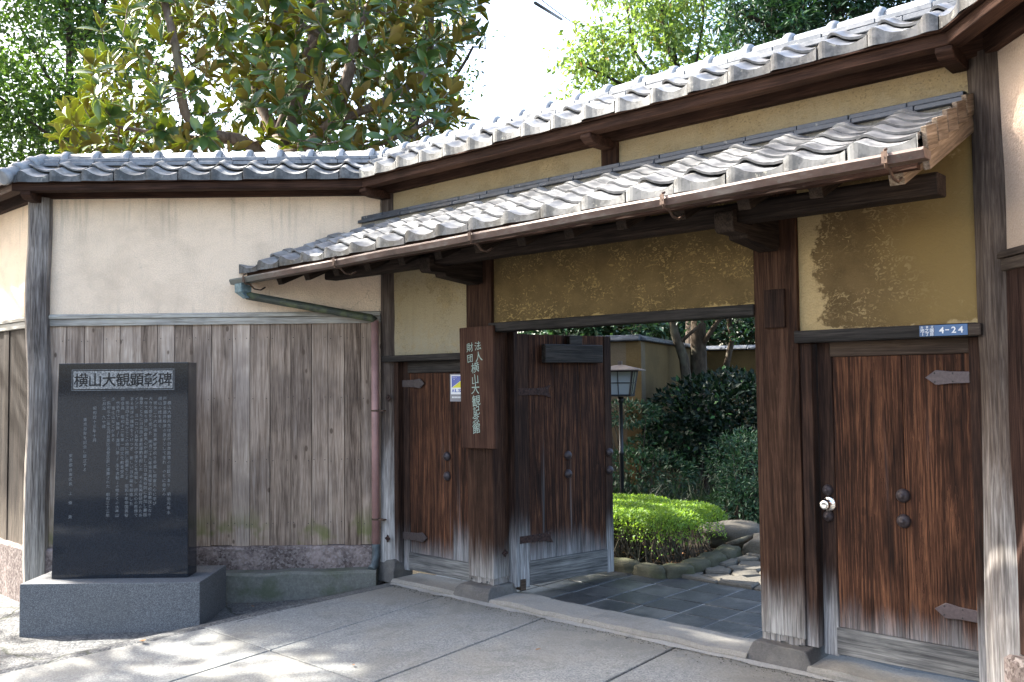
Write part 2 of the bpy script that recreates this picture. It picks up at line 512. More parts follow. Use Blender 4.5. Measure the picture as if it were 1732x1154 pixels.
M_TILE = tile_mat('roof_tile_grey', (0.19, 0.188, 0.185), (0.11, 0.11, 0.112), (0.33, 0.325, 0.315))
M_TILE_SHADE = tile_mat('roof_tile_front_shade', (0.0458, 0.0458, 0.0458), (0.0194, 0.0204, 0.0211), (0.1162, 0.1179, 0.1179), 0.5, True)  # eave tile fronts: stained, and darkened to put their shade into the colour
M_RIDGE = tile_mat('ridge_tile_grey', (0.20, 0.21, 0.22), (0.15, 0.16, 0.175), (0.33, 0.335, 0.34), 0.4)
M_SLATE = tile_mat('flat_tile_slate', (0.13, 0.14, 0.155), (0.085, 0.095, 0.11), (0.22, 0.23, 0.245), 0.45)
M_SLATE_SHADE = tile_mat('shaded_slate', (0.0336, 0.0400, 0.0504), (0.0176, 0.0216, 0.0288), (0.0680, 0.0760, 0.0896), 0.5)  # darker copy of the flat slate, shade put into the colour
M_MORTAR = stucco('tile_bedding_mortar', (0.2240, 0.2040, 0.1680), (0.1520, 0.1360, 0.1080), 80)

def stone(name, a, b, c=None, sc=130.0, bump=0.3, rough=0.8, spec=0.3, blot=0.4, bsc=2.5, dirt=(0.1, 0.09, 0.07)):
    g = G(name)
    r = g.rnd()
    p = g.vadd(g.co(), g.comb(g.math('MULTIPLY', r, 11.0), g.math('MULTIPLY', r, 23.0), g.math('MULTIPLY', r, 5.0)))
    n = g.noise(p, sc, 4, 0.7)
    vs = g.sep(g.voro(p, sc * 0.8, 'F1', 'Color'))[0] if sc > 65 else g.noise(p, sc * 2.3, 3, 0.7)
    t = g.math('ADD', g.math('MULTIPLY', n, 0.5), g.math('MULTIPLY', vs, 0.5))
    col = g.ramp(t, [(0.25, a), (0.55, b), (0.8, c or b)])
    big = g.noise(p, bsc, 5, 0.62)
    col = g.mix(g.math('MULTIPLY', g.rng(big, 0.45, 0.7), blot), col, dirt)
    col = g.mix(g.math('MULTIPLY', r, 0.22), col, g.vmul(col, (0.7, 0.7, 0.72)))
    g.bump(g.math('ADD', t, g.math('MULTIPLY', big, 0.8)), bump, 0.008)
    return g.fin(col, rough, spec)

M_GRANITE = stone('grey_granite', (0.065, 0.068, 0.072), (0.12, 0.124, 0.128), (0.19, 0.194, 0.198), 260, 0.25, 0.7, 0.3, 0.2, 3.0, (0.085, 0.085, 0.08))
M_BLACK = stone('polished_black_granite', (0.006, 0.008, 0.012), (0.010, 0.013, 0.018), (0.016, 0.02, 0.026), 260, 0.0, 0.05, 0.5, 0.0)
M_STEP = stone('sill_stone', (0.1200, 0.1125, 0.0975), (0.2025, 0.1913, 0.1688), (0.2850, 0.2700, 0.2438), 60, 0.5, 0.85, 0.2, 0.45, 4, (0.1, 0.095, 0.085))
M_PBASE = stone('dark_base_stone', (0.05, 0.048, 0.045), (0.085, 0.08, 0.075), (0.13, 0.125, 0.115), 50, 0.7, 0.8, 0.25, 0.4, 5, (0.16, 0.15, 0.13))
M_PAVE = stone('dark_slate_paving', (0.0070, 0.0085, 0.0100), (0.0150, 0.0175, 0.0200), (0.0325, 0.0350, 0.0380), 70, 0.3, 0.5, 0.4, 0.55, 3, (0.11, 0.108, 0.10))
M_FLAG = stone('path_stone', (0.0540, 0.0480, 0.0396), (0.0960, 0.0870, 0.0720), (0.1500, 0.1380, 0.1170), 40, 0.7, 0.85, 0.2, 0.3, 6)
M_MOSSY = stone('mossy_border_stone', (0.0315, 0.0306, 0.0203), (0.0585, 0.0562, 0.0382), (0.0945, 0.0900, 0.0675), 40, 0.8, 0.9, 0.15, 0.5, 7, (0.055, 0.065, 0.025))
M_PLINTH = stone('pink_washed_plinth', (0.0655, 0.0505, 0.0464), (0.1361, 0.1091, 0.1010), (0.2117, 0.1862, 0.1747), 75, 0.8, 0.9, 0.2, 0.5, 3.2, (0.46, 0.37, 0.34))
M_FOOT = stone('mossy_concrete_footing', (0.075, 0.075, 0.066), (0.13, 0.13, 0.115), (0.2, 0.2, 0.18), 30, 0.5, 0.9, 0.2, 0.6, 4, (0.05, 0.065, 0.03))

def slab_mat():
    g = G('washed_concrete_slab')
    r = g.rnd()
    p = g.co()
    fine = g.noise(p, 210, 3, 0.7)
    v = g.sep(g.voro(p, 120, 'F1', 'Color'))[0]
    big = g.noise(p, 1.3, 5, 0.62, 0.3)
    mid = g.noise(p, 7, 4, 0.6)
    t = g.math('ADD', g.math('MULTIPLY', fine, 0.55), g.math('MULTIPLY', v, 0.45))
    col = g.ramp(t, [(0.2, (0.10, 0.105, 0.103)), (0.5, (0.168, 0.173, 0.168)), (0.85, (0.27, 0.272, 0.256))])
    col = g.mix(g.math('MULTIPLY', g.rng(big, 0.42, 0.66), 0.5), col, (0.20, 0.185, 0.15))
    col = g.mix(g.math('MULTIPLY', g.rng(mid, 0.5, 0.75), 0.3), col, (0.11, 0.112, 0.112))
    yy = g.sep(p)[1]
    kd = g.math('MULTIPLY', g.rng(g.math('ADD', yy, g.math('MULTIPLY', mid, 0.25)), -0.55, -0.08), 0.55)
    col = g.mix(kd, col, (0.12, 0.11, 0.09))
    pool = g.rng(g.noise(p, 2.6, 5, 0.68, 0.8), 0.52, 0.60)
    col = g.mix(g.math('MULTIPLY', pool, 0.28), col, (0.085, 0.085, 0.08))
    spot = g.rng(g.voro(p, 3.1), 0.018, 0.03, 1.0, 0.0)
    col = g.mix(g.math('MULTIPLY', spot, 0.8), col, (0.05, 0.05, 0.05))
    sp2 = g.rng(g.noise(p, 38, 3, 0.7), 0.70, 0.74)
    col = g.mix(g.math('MULTIPLY', sp2, 0.5), col, (0.5, 0.49, 0.46))
    g.bump(g.math('ADD', t, g.math('MULTIPLY', mid, 0.5)), 0.35, 0.006)
    return g.fin(col, 0.8, 0.3)
M_SLAB = slab_mat()

def asphalt_mat():
    g = G('street_asphalt')
    p = g.co()
    v = g.sep(g.voro(p, 75, 'F1', 'Color'))[0]
    d = g.voro(p, 75)
    n = g.noise(p, 120, 3, 0.7)
    big = g.noise(p, 0.9, 5, 0.62)
    col = g.ramp(g.math('ADD', g.math('MULTIPLY', v, 0.6), g.math('MULTIPLY', n, 0.4)),
                 [(0.2, (0.03, 0.032, 0.035)), (0.55, (0.075, 0.078, 0.08)), (0.9, (0.17, 0.168, 0.162))])
    col = g.mix(g.math('MULTIPLY', g.rng(big, 0.45, 0.7), 0.5), col, (0.12, 0.117, 0.107))
    crack = g.rng(g.voro(g.vadd(p, g.vmul(g.noise(p, 4, 3, 0.6, 0, True), (0.25, 0.25, 0.0))), 0.62, 'DISTANCE_TO_EDGE'), 0.002, 0.010, 1.0, 0.0)
    col = g.mix(g.math('MULTIPLY', crack, 0.8), col, (0.03, 0.035, 0.022))
    g.bump(g.math('SUBTRACT', g.math('SUBTRACT', 1.0, d), crack), 0.6, 0.008)
    return g.fin(col, 0.85, 0.3)
M_ASPH = asphalt_mat()
M_ROAD = stone('smooth_pale_asphalt', (0.10, 0.105, 0.11), (0.16, 0.165, 0.17), (0.22, 0.225, 0.23), 160, 0.4, 0.85, 0.25, 0.3, 1.4, (0.2, 0.195, 0.18))
M_SOIL = stone('dark_garden_soil', (0.0120, 0.0090, 0.0060), (0.0270, 0.0204, 0.0144), (0.0540, 0.0390, 0.0270), 25, 0.9, 0.95, 0.1, 0.3, 6, (0.03, 0.035, 0.015))
M_DJOINT = stone('dark_slab_joint', (0.02, 0.02, 0.02), (0.045, 0.044, 0.042), (0.09, 0.088, 0.08), 60, 0.5, 0.95, 0.1, 0.3)
M_JOINT = stone('pale_joint_mortar', (0.16, 0.16, 0.15), (0.24, 0.235, 0.22), (0.33, 0.32, 0.3), 60, 0.5, 0.9, 0.1, 0.3)

def plain(name, c, rough=0.5, metal=0.0, spec=0.5, var=0.0, nsc=20.0):
    g = G(name)
    col = c
    if var:
        n = g.noise(g.co(), nsc, 4, 0.6)
        col = g.mix(g.rng(n, 0.3, 0.7), tuple(x * (1 - var) for x in c), tuple(min(1, x * (1 + var)) for x in c))
    return g.fin(col, rough, spec, metal)

def copper_mat():
    g = G('weathered_copper_gutter')
    p = g.co()
    n = g.noise(g.vmul(p, (0.4, 1, 1)), 9, 5, 0.65)
    n2 = g.noise(p, 60, 3, 0.6)
    x = g.sep(p)[0]
    col = g.ramp(n, [(0.3, (0.055, 0.034, 0.028)), (0.5, (0.115, 0.074, 0.06)), (0.68, (0.20, 0.17, 0.15))])
    ver = g.math('ADD', g.rng(x, -1.0, -0.2, 0.55, 0.0), g.math('MULTIPLY', g.rng(n2, 0.55, 0.7), 0.25), True)
    col = g.mix(ver, col, (0.13, 0.17, 0.15))
    g.bump(n2, 0.2, 0.003)
    return g.fin(col, 0.5, 0.5, 0.15)
M_COPPER = copper_mat()
M_VERDI = stone('mossy_verdigris_pipe', (0.0120, 0.0156, 0.0120), (0.0300, 0.0360, 0.0270), (0.0720, 0.0900, 0.0780), 22, 0.3, 0.6, 0.4, 0.6, 9, (0.12, 0.14, 0.05))
M_PIPE = plain('dull_pink_pipe', (0.27, 0.155, 0.14), 0.55, 0.0, 0.4, 0.18, 6)
M_PIPEF = plain('dark_pipe_foot', (0.06, 0.075, 0.08), 0.6, 0.0, 0.4, 0.3)
M_HOOK = plain('rusty_hook_iron', (0.085, 0.052, 0.036), 0.75, 0.2, 0.4, 0.4, 30)
M_IRON = plain('brown_painted_iron', (0.035, 0.027, 0.029), 0.55, 0.3, 0.5, 0.25, 60)
M_IRON_P = plain('purple_brown_iron', (0.055, 0.04, 0.042), 0.5, 0.2, 0.5, 0.2, 60)
M_RUST = plain('rusty_nail_cover', (0.03, 0.016, 0.013), 0.85, 0.2, 0.3, 0.5, 60)
M_STEEL = plain('polished_steel', (0.72, 0.70, 0.66), 0.18, 1.0)
M_SILVER = plain('nail_head_steel', (0.6, 0.6, 0.6), 0.3, 1.0)
M_DARKPIN = plain('dark_nail', (0.015, 0.013, 0.012), 0.6)
M_BLUE = plain('plate_blue', (0.022, 0.08, 0.20), 0.35)
M_BLUE2 = plain('plate_blue_dark', (0.018, 0.06, 0.15), 0.35)
M_WHITE = plain('white_print', (0.55, 0.57, 0.59), 0.4)
M_STICKB = plain('sticker_blue', (0.02, 0.06, 0.30), 0.3)
M_STICKY = plain('sticker_yellow', (0.5, 0.48, 0.015), 0.3)
M_CLEAR = plain('sticker_sleeve', (0.20, 0.20, 0.22), 0.15)
M_MINT = plain('mint_lettering', (0.24, 0.31, 0.27), 0.8, 0.0, 0.2, 0.15, 60)
M_ENGR = stone('engraved_lettering', (0.0992, 0.1054, 0.1085), (0.1488, 0.1550, 0.1581), (0.2108, 0.2170, 0.2201), 300, 0.0, 0.8, 0.2, 0.0)
M_TITLEP = stone('hammered_title_panel', (0.10, 0.10, 0.098), (0.21, 0.208, 0.20), (0.36, 0.355, 0.34), 170, 0.5, 0.85, 0.2, 0.0)
M_LAMPM = plain('lamp_black_metal', (0.012, 0.014, 0.018), 0.45, 0.5)
M_LAMPR = plain('lamp_roof_brown', (0.075, 0.058, 0.05), 0.6, 0.2, 0.4, 0.25)
M_LAMPG = plain('lamp_milk_glass', (0.22, 0.25, 0.27), 0.25)
M_LAMPG2 = plain('lamp_cream_glass', (0.15, 0.15, 0.11), 0.3)
M_CABLE = plain('cable_black', (0.03, 0.03, 0.032), 0.6)

def bark(name, a, b, sc=18.0):
    g = G(name)
    p = g.co()
    n = g.noise(g.vmul(p, (1, 1, 0.35)), sc, 5, 0.65)
    n2 = g.noise(p, 3.0, 3, 0.5)
    col = g.mix(g.rng(n, 0.32, 0.68), a, b)
    col = g.mix(g.math('MULTIPLY', g.rng(n2, 0.5, 0.7), 0.4), col, (0.16, 0.17, 0.12))
    g.bump(n, 0.5, 0.015)
    return g.fin(col, 0.9, 0.15)
M_BARK = bark('magnolia_bark', (0.10, 0.075, 0.06), (0.25, 0.20, 0.165))
M_BARKD = bark('dark_bark', (0.025, 0.02, 0.016), (0.075, 0.06, 0.048))
M_BARKG = bark('garden_tree_bark', (0.0300, 0.0225, 0.0160), (0.0725, 0.0550, 0.0400))

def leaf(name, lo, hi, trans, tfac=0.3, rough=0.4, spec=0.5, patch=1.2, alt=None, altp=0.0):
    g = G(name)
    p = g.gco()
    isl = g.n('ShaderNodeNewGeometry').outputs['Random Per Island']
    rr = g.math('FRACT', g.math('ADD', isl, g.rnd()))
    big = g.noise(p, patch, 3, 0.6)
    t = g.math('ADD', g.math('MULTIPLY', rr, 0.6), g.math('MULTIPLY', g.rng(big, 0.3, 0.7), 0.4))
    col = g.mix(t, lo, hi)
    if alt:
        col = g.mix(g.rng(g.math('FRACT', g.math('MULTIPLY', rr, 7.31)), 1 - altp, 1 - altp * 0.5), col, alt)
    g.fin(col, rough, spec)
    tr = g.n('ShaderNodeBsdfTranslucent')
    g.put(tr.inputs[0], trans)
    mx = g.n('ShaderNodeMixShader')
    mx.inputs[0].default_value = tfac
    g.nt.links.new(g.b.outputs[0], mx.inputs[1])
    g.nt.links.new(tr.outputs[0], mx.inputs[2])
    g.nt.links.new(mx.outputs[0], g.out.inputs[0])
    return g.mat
L_MAG_T = leaf('magnolia_leaf_top', (0.03, 0.08, 0.032), (0.10, 0.18, 0.05), (0.34, 0.44, 0.03), 0.30, 0.26, 0.6, 1.5)
L_MAG_U = leaf('magnolia_leaf_under', (0.17, 0.128, 0.03), (0.28, 0.19, 0.055), (0.40, 0.42, 0.03), 0.32, 0.6, 0.25, 1.5)
L_LEFT = leaf('left_tree_leaf', (0.0161, 0.0516, 0.0173), (0.0516, 0.1148, 0.0310), (0.1606, 0.2983, 0.0344), 0.25, 0.5, 0.4, 0.9)
L_CHERRY = leaf('cherry_leaf', (0.05, 0.11, 0.022), (0.11, 0.19, 0.045), (0.22, 0.33, 0.05), 0.35, 0.5, 0.4, 1.0, (0.38, 0.17, 0.04), 0.06)
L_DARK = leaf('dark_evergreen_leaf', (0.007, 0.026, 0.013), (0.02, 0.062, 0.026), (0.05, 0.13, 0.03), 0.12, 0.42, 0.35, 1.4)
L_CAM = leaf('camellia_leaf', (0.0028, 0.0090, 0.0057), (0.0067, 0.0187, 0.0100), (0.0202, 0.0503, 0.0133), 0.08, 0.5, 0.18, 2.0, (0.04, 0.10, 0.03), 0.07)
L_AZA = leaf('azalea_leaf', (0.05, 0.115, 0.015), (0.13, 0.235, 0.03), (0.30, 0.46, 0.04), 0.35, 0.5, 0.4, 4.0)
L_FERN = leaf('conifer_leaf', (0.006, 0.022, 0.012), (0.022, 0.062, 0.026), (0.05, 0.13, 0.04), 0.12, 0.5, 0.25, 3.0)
L_SASA = leaf('strappy_leaf', (0.0060, 0.0160, 0.0072), (0.0160, 0.0320, 0.0140), (0.0320, 0.0720, 0.0200), 0.2, 0.4, 0.4, 3.0)
L_DEAD = leaf('fallen_leaf', (0.16, 0.07, 0.03), (0.28, 0.15, 0.07), (0.3, 0.15, 0.05), 0.1, 0.7, 0.2, 3.0)
L_MID = leaf('far_tree_leaf', (0.0090, 0.0225, 0.0072), (0.0225, 0.0495, 0.0135), (0.0810, 0.1440, 0.0225), 0.35, 0.5, 0.3, 0.8)

# ------------------------------------------------------------------ layout of the walls (plan)
P1 = Vector((-0.193, 0, 0))
LDIR = Vector((0.738, 0.674, 0)).normalized()
L_LEN = 2.796
P0 = P1 - LDIR * L_LEN
P2 = Vector((4.415, 0, 0))
RDIR = Vector((0.674, -0.738, 0)).normalized()
RZ_L = math.atan2(LDIR.y, LDIR.x)
RZ_R = math.atan2(RDIR.y, RDIR.x)
N01 = Vector((0.932, 0.362, 0)).normalized()
N2 = Vector((0.915, -0.404, 0)).normalized()

def frame(loc, rz):
    return Matrix.Translation(loc) @ Matrix.Rotation(rz, 4, 'Z')

# ------------------------------------------------------------------ ground
def edge_x(y):
    return 0.13 + (y + 0.24) * 0.159

def sstep(a, b, x):
    t = min(1.0, max(0.0, (x - a) / (b - a)))
    return t * t * (3 - 2 * t)

def ground_h(x, y):
    yy = max(min(y, 0.0), -4.5)
    h = 0.046 * yy
    h -= 0.125 * sstep(0.0, 0.62, edge_x(yy) - x) * (1 if y < 0.5 else 0)
    return h

def axis_steps(a, b, fine0, fine1, st):
    xs = [a, a * 0.5 + fine0 * 0.5, fine0 - 6, fine0 - 2, fine0 - 0.7]
    xs = [v for v in xs if v < fine0]
    k = fine0
    while k < fine1:
        xs.append(k)
        k += st
    xs += [fine1, fine1 + 0.7, fine1 + 2, fine1 + 6, fine1 * 0.5 + b * 0.5, b]
    return xs

gx = axis_steps(-400, 400, -3.6, 5.0, 0.09)
gy = axis_steps(-400, 400, -3.4, 0.4, 0.09)
gv, gf = [], []
for yv in gy:
    for xv in gx:
        h = ground_h(xv, yv)
        if edge_x(yv) + 0.06 < xv < 7.5 and -3.6 < yv < -0.16:
            h -= 0.03
        if yv > 0.02:
            h = -0.06
        h += 0.006 * mnoise.noise(Vector((xv * 2.1, yv * 2.1, 0.3)))
        gv.append((xv, yv, h))
nx = len(gx)
for j in range(len(gy) - 1):
    for i in range(nx - 1):
        gf.append((j * nx + i, j * nx + i + 1, (j + 1) * nx + i + 1, (j + 1) * nx + i))
g_ = MB().add(gv, gf, 0, True)
tag(g_.obj('street', M_ASPH, fix=False), kind='structure')

# garden ground behind the gate
gmb = MB()
gxs, gys = [-14, -7, -3, -2, -1, 0, 1, 2, 3, 4, 5, 8, 14], [0.16, 0.6, 1.2, 2, 3, 4, 5, 7, 10, 14, 20, 40]
vv = [(a, b, -0.02 + (0.03 * mnoise.noise(Vector((a, b, 1))) if b > 1.5 else 0)) for b in gys for a in gxs]
ff = [(j * 13 + i, j * 13 + i + 1, j * 13 + i + 14, j * 13 + i + 13) for j in range(len(gys) - 1) for i in range(12)]
tag(gmb.add(vv, ff, 0, True).obj('garden_soil', M_SOIL, fix=False), kind='structure')

# pale road strip at the lower left corner
def sheet(name, poly, lift, mat, parent=None, thick=0.0, n=10):
    me = MB()
    vs = [(x, y, ground_h(x, y) + lift) for x, y in poly]
    if thick:
        k = len(vs)
        vs2 = [(x, y, z - thick) for x, y, z in vs]
        me.add(vs + vs2, [tuple(range(k))] + [tuple(range(2 * k - 1, k - 1, -1))] + [(i, k + i, k + (i + 1) % k, (i + 1) % k) for i in range(k)])
    else:
        me.add(vs, [tuple(range(len(vs)))])
    return me.obj(name, mat, parent)

rd = []
for k in range(15):
    t = k / 14
    rd.append((-1.15 + t * 2.6, -2.72 - t * 0.92 + 0.03 * mnoise.noise(Vector((t * 9, 0, 0)))))
rmb = MB()
rv, rf = [], []
for i, (x, y) in enumerate(rd):
    for j in range(8):
        d = [0, 0.25, 0.5, 0.8, 1.2, 2.0, 4.0, 9.0][j]
        xx, yy = x - d * 0.33, y - d * 0.94
        rv.append((xx, yy, ground_h(xx, yy) + 0.012))
for i in range(14):
    for j in range(7):
        rf.append((i * 8 + j, i * 8 + j + 1, (i + 1) * 8 + j + 1, (i + 1) * 8 + j))
tag(rmb.add(rv, rf, 0, True).obj('road', M_ROAD), kind='structure')

# sidewalk of big washed concrete slabs
sw = MB()
sv, sf = [], []
ys = [-0.14, -0.6, -1.2, -1.8, -2.4, -3.0, -3.55]
for y in ys:
    for x in (edge_x(y) + 0.02, 0.71, 1.67, 2.68, 3.68, 4.7, 7.4):
        sv.append((x, y, ground_h(max(x, edge_x(y)), y) - 0.014))
for j in range(len(ys) - 1):
    for i in range(6):
        sf.append((j * 7 + i, (j + 1) * 7 + i, (j + 1) * 7 + i + 1, j * 7 + i + 1))
sidewalk = tag(sw.add(sv, sf).obj('sidewalk', M_DJOINT), kind='structure')
xb = [None, 0.71, 1.67, 2.68, 3.68, 4.7, 5.9, 7.2]
yb = [-0.15, -1.62, -3.5]
for i in range(len(xb) - 1):
    for j in range(len(yb) - 1):
        y0, y1 = yb[j] - 0.004, yb[j + 1] + 0.004
        x1 = xb[i + 1] - 0.006
        if i == 0:
            poly = [(edge_x(y1), y1), (x1, y1), (x1, y0), (edge_x(y0) + 0.03, y0)]
        else:
            x0 = xb[i] + 0.006
            poly = [(x0, y1), (x1, y1), (x1, y0), (x0, y0)]
        dz = random.uniform(-0.002, 0.003)
        k = MB()
        top = [(x, y, 0.046 * y + 0.002 + dz) for x, y in poly]
        bot = [(x, y, z - 0.05) for x, y, z in top]
        k.add(top + bot, [(0, 1, 2, 3), (7, 6, 5, 4)] + [(a, 4 + a, 4 + (a + 1) % 4, (a + 1) % 4) for a in range(4)])
        k.obj('paving_slab', M_SLAB, sidewalk, 0.004)

# rough pale mortar smear along the sill
def rough_strip(name, pts, w, h, mat, parent, seed):
    mbx = MB()
    v, f = [], []
    n = 60
    for i in range(n + 1):
        t = i / n
        x = pts[0][0] + (pts[1][0] - pts[0][0]) * t
        y = pts[0][1] + (pts[1][1] - pts[0][1]) * t
        a = 0.5 + 0.9 * mnoise.noise(Vector((x * 7, seed, 0)))
        z = ground_h(max(x, edge_x(y)), y) + 0.003
        v += [(x, y + 0.01, z + h), (x, y - w * max(0.15, a), z + 0.001)]
    for i in range(n):
        f.append((2 * i, 2 * i + 1, 2 * i + 3, 2 * i + 2))
    mbx.add(v, f, 0, True)
    return mbx.obj(name, mat, parent)
rough_strip('mortar_joint', ((0.12, -0.155), (4.6, -0.155)), 0.05, 0.012, M_JOINT, sidewalk, 3.1)

# ------------------------------------------------------------------ roof tiles
U = [0.0, 0.045, 0.10, 0.16, 0.23, 0.32, 0.45, 0.62, 0.78, 0.90, 0.978]
ZP = [0.030, 0.045, 0.052, 0.049, 0.036, 0.018, 0.003, -0.004, 0.0, 0.010, 0.022]

def tile_mesh(name, w, ln, slope, mat, plate=None, th=0.016, amp=1.0):
    mbx = MB()
    prof = [(u * w, z * amp) for u, z in zip(U, ZP)]
    n = len(prof)
    top = [(x, 0.0, z) for x, z in prof] + [(x, ln, z) for x, z in prof]
    mbx.add(top, [(i, i + 1, n + i + 1, n + i) for i in range(n - 1)], 0, True)
    if plate is None:
        low = [(x, 0.0, z) for x, z in prof] + [(x, 0.004, z - th) for x, z in prof]
        mbx.add(low, [(n + i, n + i + 1, i + 1, i) for i in range(n - 1)], 0, False)
    else:
        s, c = math.sin(slope), math.cos(slope)
        v = []
        for x, z in prof:
            h = plate + z * c
            v.append((x, 0.0, z))
            v.append((x, -s * h, z - c * h))
        v2 = [(x, y + 0.018, z) for x, y, z in v]
        m2 = len(v)
        fs = [(2 * i, 2 * i + 1, 2 * i + 3, 2 * i + 2) for i in range(n - 1)]
        fb = [(m2 + 2 * i + 1, 2 * i + 1 + m2 + 2, 2 * i + 3, 2 * i + 1) for i in range(n - 1)]
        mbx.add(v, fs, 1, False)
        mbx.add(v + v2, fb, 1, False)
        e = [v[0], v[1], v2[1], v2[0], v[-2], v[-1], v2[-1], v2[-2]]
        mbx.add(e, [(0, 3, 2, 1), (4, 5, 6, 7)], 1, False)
    under = [(x, 0.004, z - th) for x, z in prof] + [(x, ln, z - th) for x, z in prof]
    mbx.add(under, [(i + 1, i, n + i, n + i + 1) for i in range(n - 1)], 0, True)
    sd = [(prof[0][0], 0, prof[0][1]), (prof[0][0], ln, prof[0][1]), (prof[0][0], ln, prof[0][1] - th), (prof[0][0], 0.004, prof[0][1] - th),
          (prof[-1][0], 0, prof[-1][1]), (prof[-1][0], ln, prof[-1][1]), (prof[-1][0], ln, prof[-1][1] - th), (prof[-1][0], 0.004, prof[-1][1] - th)]
    mbx.add(sd, [(0, 1, 2, 3), (7, 6, 5, 4)], 0, False)
    return mbx.mesh(name, mat, fix=False)

def put_cut(name, me, parent, PM, loc, rot, planes):
    M = PM @ Matrix.LocRotScale(Vector(loc), Vector(rot).to_tuple() and __import__('mathutils').Euler(rot), None)
    c = cut_mesh(me, planes, M)
    if c is None:
        return None
    return link(name, c, parent, loc, rot)

def tile_field(parent, PM, x0, x1, w, eave_y, eave_z, slope, rows, planes, plate, tilt=0.0, mats=(M_TILE, M_TILE_SHADE), amp=1.0):
    """rows: list of (distance up the slope, length)"""
    meshes = []
    for k, (d, ln) in enumerate(rows):
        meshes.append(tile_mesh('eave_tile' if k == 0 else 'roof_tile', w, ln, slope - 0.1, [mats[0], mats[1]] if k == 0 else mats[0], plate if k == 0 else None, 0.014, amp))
    n = int(math.ceil((x1 - x0) / w))
    for k, (d, ln) in enumerate(rows):
        for i in range(n):
            x = x0 + i * w
            ez = eave_z + tilt * (x - x0)
            y = eave_y + d * math.cos(slope)
            z = ez + d * math.sin(slope) + 0.012 * (k > 0)
            jit = random.uniform(-0.003, 0.003)
            put_cut('eave_tile' if k == 0 else 'roof_tile', meshes[k], parent, PM, (x + jit, y + random.uniform(-0.004, 0.004), z + random.uniform(-0.004, 0.005)),
                    (slope - 0.1 + random.uniform(-0.012, 0.012), random.uniform(-0.012, 0.012), random.uniform(-0.006, 0.006)), planes)

RIDGE_Y = 0.05
def wall_roof(parent, PM, x0, x1, planes, arms, beam_mat=W_EAVE, pale_end=None):
    """small tiled roof over a wall: deck, beams, tiles, flat tiles, ridge"""
    slope = R(27)
    # deck with soffit: outline in y,z
    prof = [(-0.285, 3.178), (-0.285, 3.198), (RIDGE_Y, 3.335), (RIDGE_Y + 0.335, 3.198), (RIDGE_Y + 0.335, 3.178), (RIDGE_Y, 3.24)]
    d = MB().prism(prof, x0, x1, fn=lambda a, b, t: (t, a, b)).mesh('roof', beam_mat)
    c = cut_mesh(d, planes, PM)
    roof = link('roof', c, parent)
    for nm, a, b in (('eave_beam', (x0, -0.268, 3.113), (x1, -0.175, 3.176)), ('wall_beam', (x0, -0.045, 3.097), (x1, 0.15, 3.236))):
        me = MB().box(a, b).mesh(nm, beam_mat, 0.004)
        me = cut_mesh(me, planes, PM)
        if me: link(nm, me, roof)
    me = cut_mesh(MB().prism([(-0.3, 3.172), (-0.3, 3.181), (-0.01, 3.236), (-0.01, 3.222)], x0, x1, fn=lambda a, b, t: (t, a, b)).mesh('soffit_board', beam_mat), planes, PM)
    if me: link('soffit_board', me, roof)
    for ax in arms:
        ap = [(-0.262, 3.112), (-0.262, 3.085), (-0.225, 3.058), (-0.16, 3.05), (0.0, 3.05), (0.0, 3.112)]
        MB().prism(ap, ax - 0.04, ax + 0.04, fn=lambda a, b, t: (t, a, b)).obj('bracket_arm', beam_mat, roof, 0.004)
    tile_field(roof, PM, x0, x1, 0.255, -0.305, 3.222, slope, [(0.0, 0.2), (0.145, 0.19)], planes, 0.045, amp=0.92)
    # back slope, seen only over the ridge: same tiles turned round
    # bedding and flat ridge tiles
    me = cut_mesh(MB().box((x0, RIDGE_Y - 0.085, 3.25), (x1, RIDGE_Y + 0.085, 3.362)).mesh('ridge_bedding', M_MORTAR), planes, PM)
    if me: link('ridge_bedding', me, roof)
    for lay, (hw, z0, z1) in enumerate(((0.115, 3.360, 3.388), (0.100, 3.392, 3.422))):
        x = x0 - random.uniform(0.0, 0.2)
        while x < x1:
            ln = 0.285 + random.uniform(-0.006, 0.006)
            j = random.uniform(-0.004, 0.004)
            me = MB().box((-ln / 2 + 0.002, -hw, 0), (ln / 2 - 0.002, hw, z1 - z0)).mesh('flat_ridge_tile', M_SLATE, 0.003)
            put_cut('flat_ridge_tile', me, roof, PM, (x + ln / 2, RIDGE_Y + j, z0 + random.uniform(-0.001, 0.002)), (random.uniform(-0.02, 0.02), random.uniform(-0.006, 0.006), 0), planes)
            x += ln
    # round ridge tiles, each with its collar
    cap = MB()
    ring = lambda r, x, s0=0.0: [(x, r * math.cos(math.pi * k / 8), r * 1.15 * math.sin(math.pi * k / 8) - s0) for k in range(9)]
    secs = [(0.052, 0.0), (0.055, 0.19), (0.066, 0.198), (0.071, 0.214), (0.071, 0.232), (0.064, 0.247), (0.052, 0.252)]
    v, f = [], []
    for r, x in secs:
        v += ring(r, x)
    for a in range(len(secs) - 1):
        for k in range(8):
            f.append((a * 9 + k, (a + 1) * 9 + k, (a + 1) * 9 + k + 1, a * 9 + k + 1))
    f += [tuple(range(9)), tuple(range((len(secs) - 1) * 9 + 8, (len(secs) - 1) * 9 - 1, -1))]
    cme = cap.add(v, f, 0, True).mesh('ridge_tile', M_RIDGE)
    x = x0
    while x < x1:
        put_cut('ridge_tile', cme, roof, PM, (x, RIDGE_Y + random.uniform(-0.003, 0.003), 3.424 + random.uniform(-0.002, 0.002)), (random.uniform(-0.03, 0.03), random.uniform(-0.008, 0.008), random.uniform(-0.008, 0.008)), planes)
        x += 0.2535
    return roof

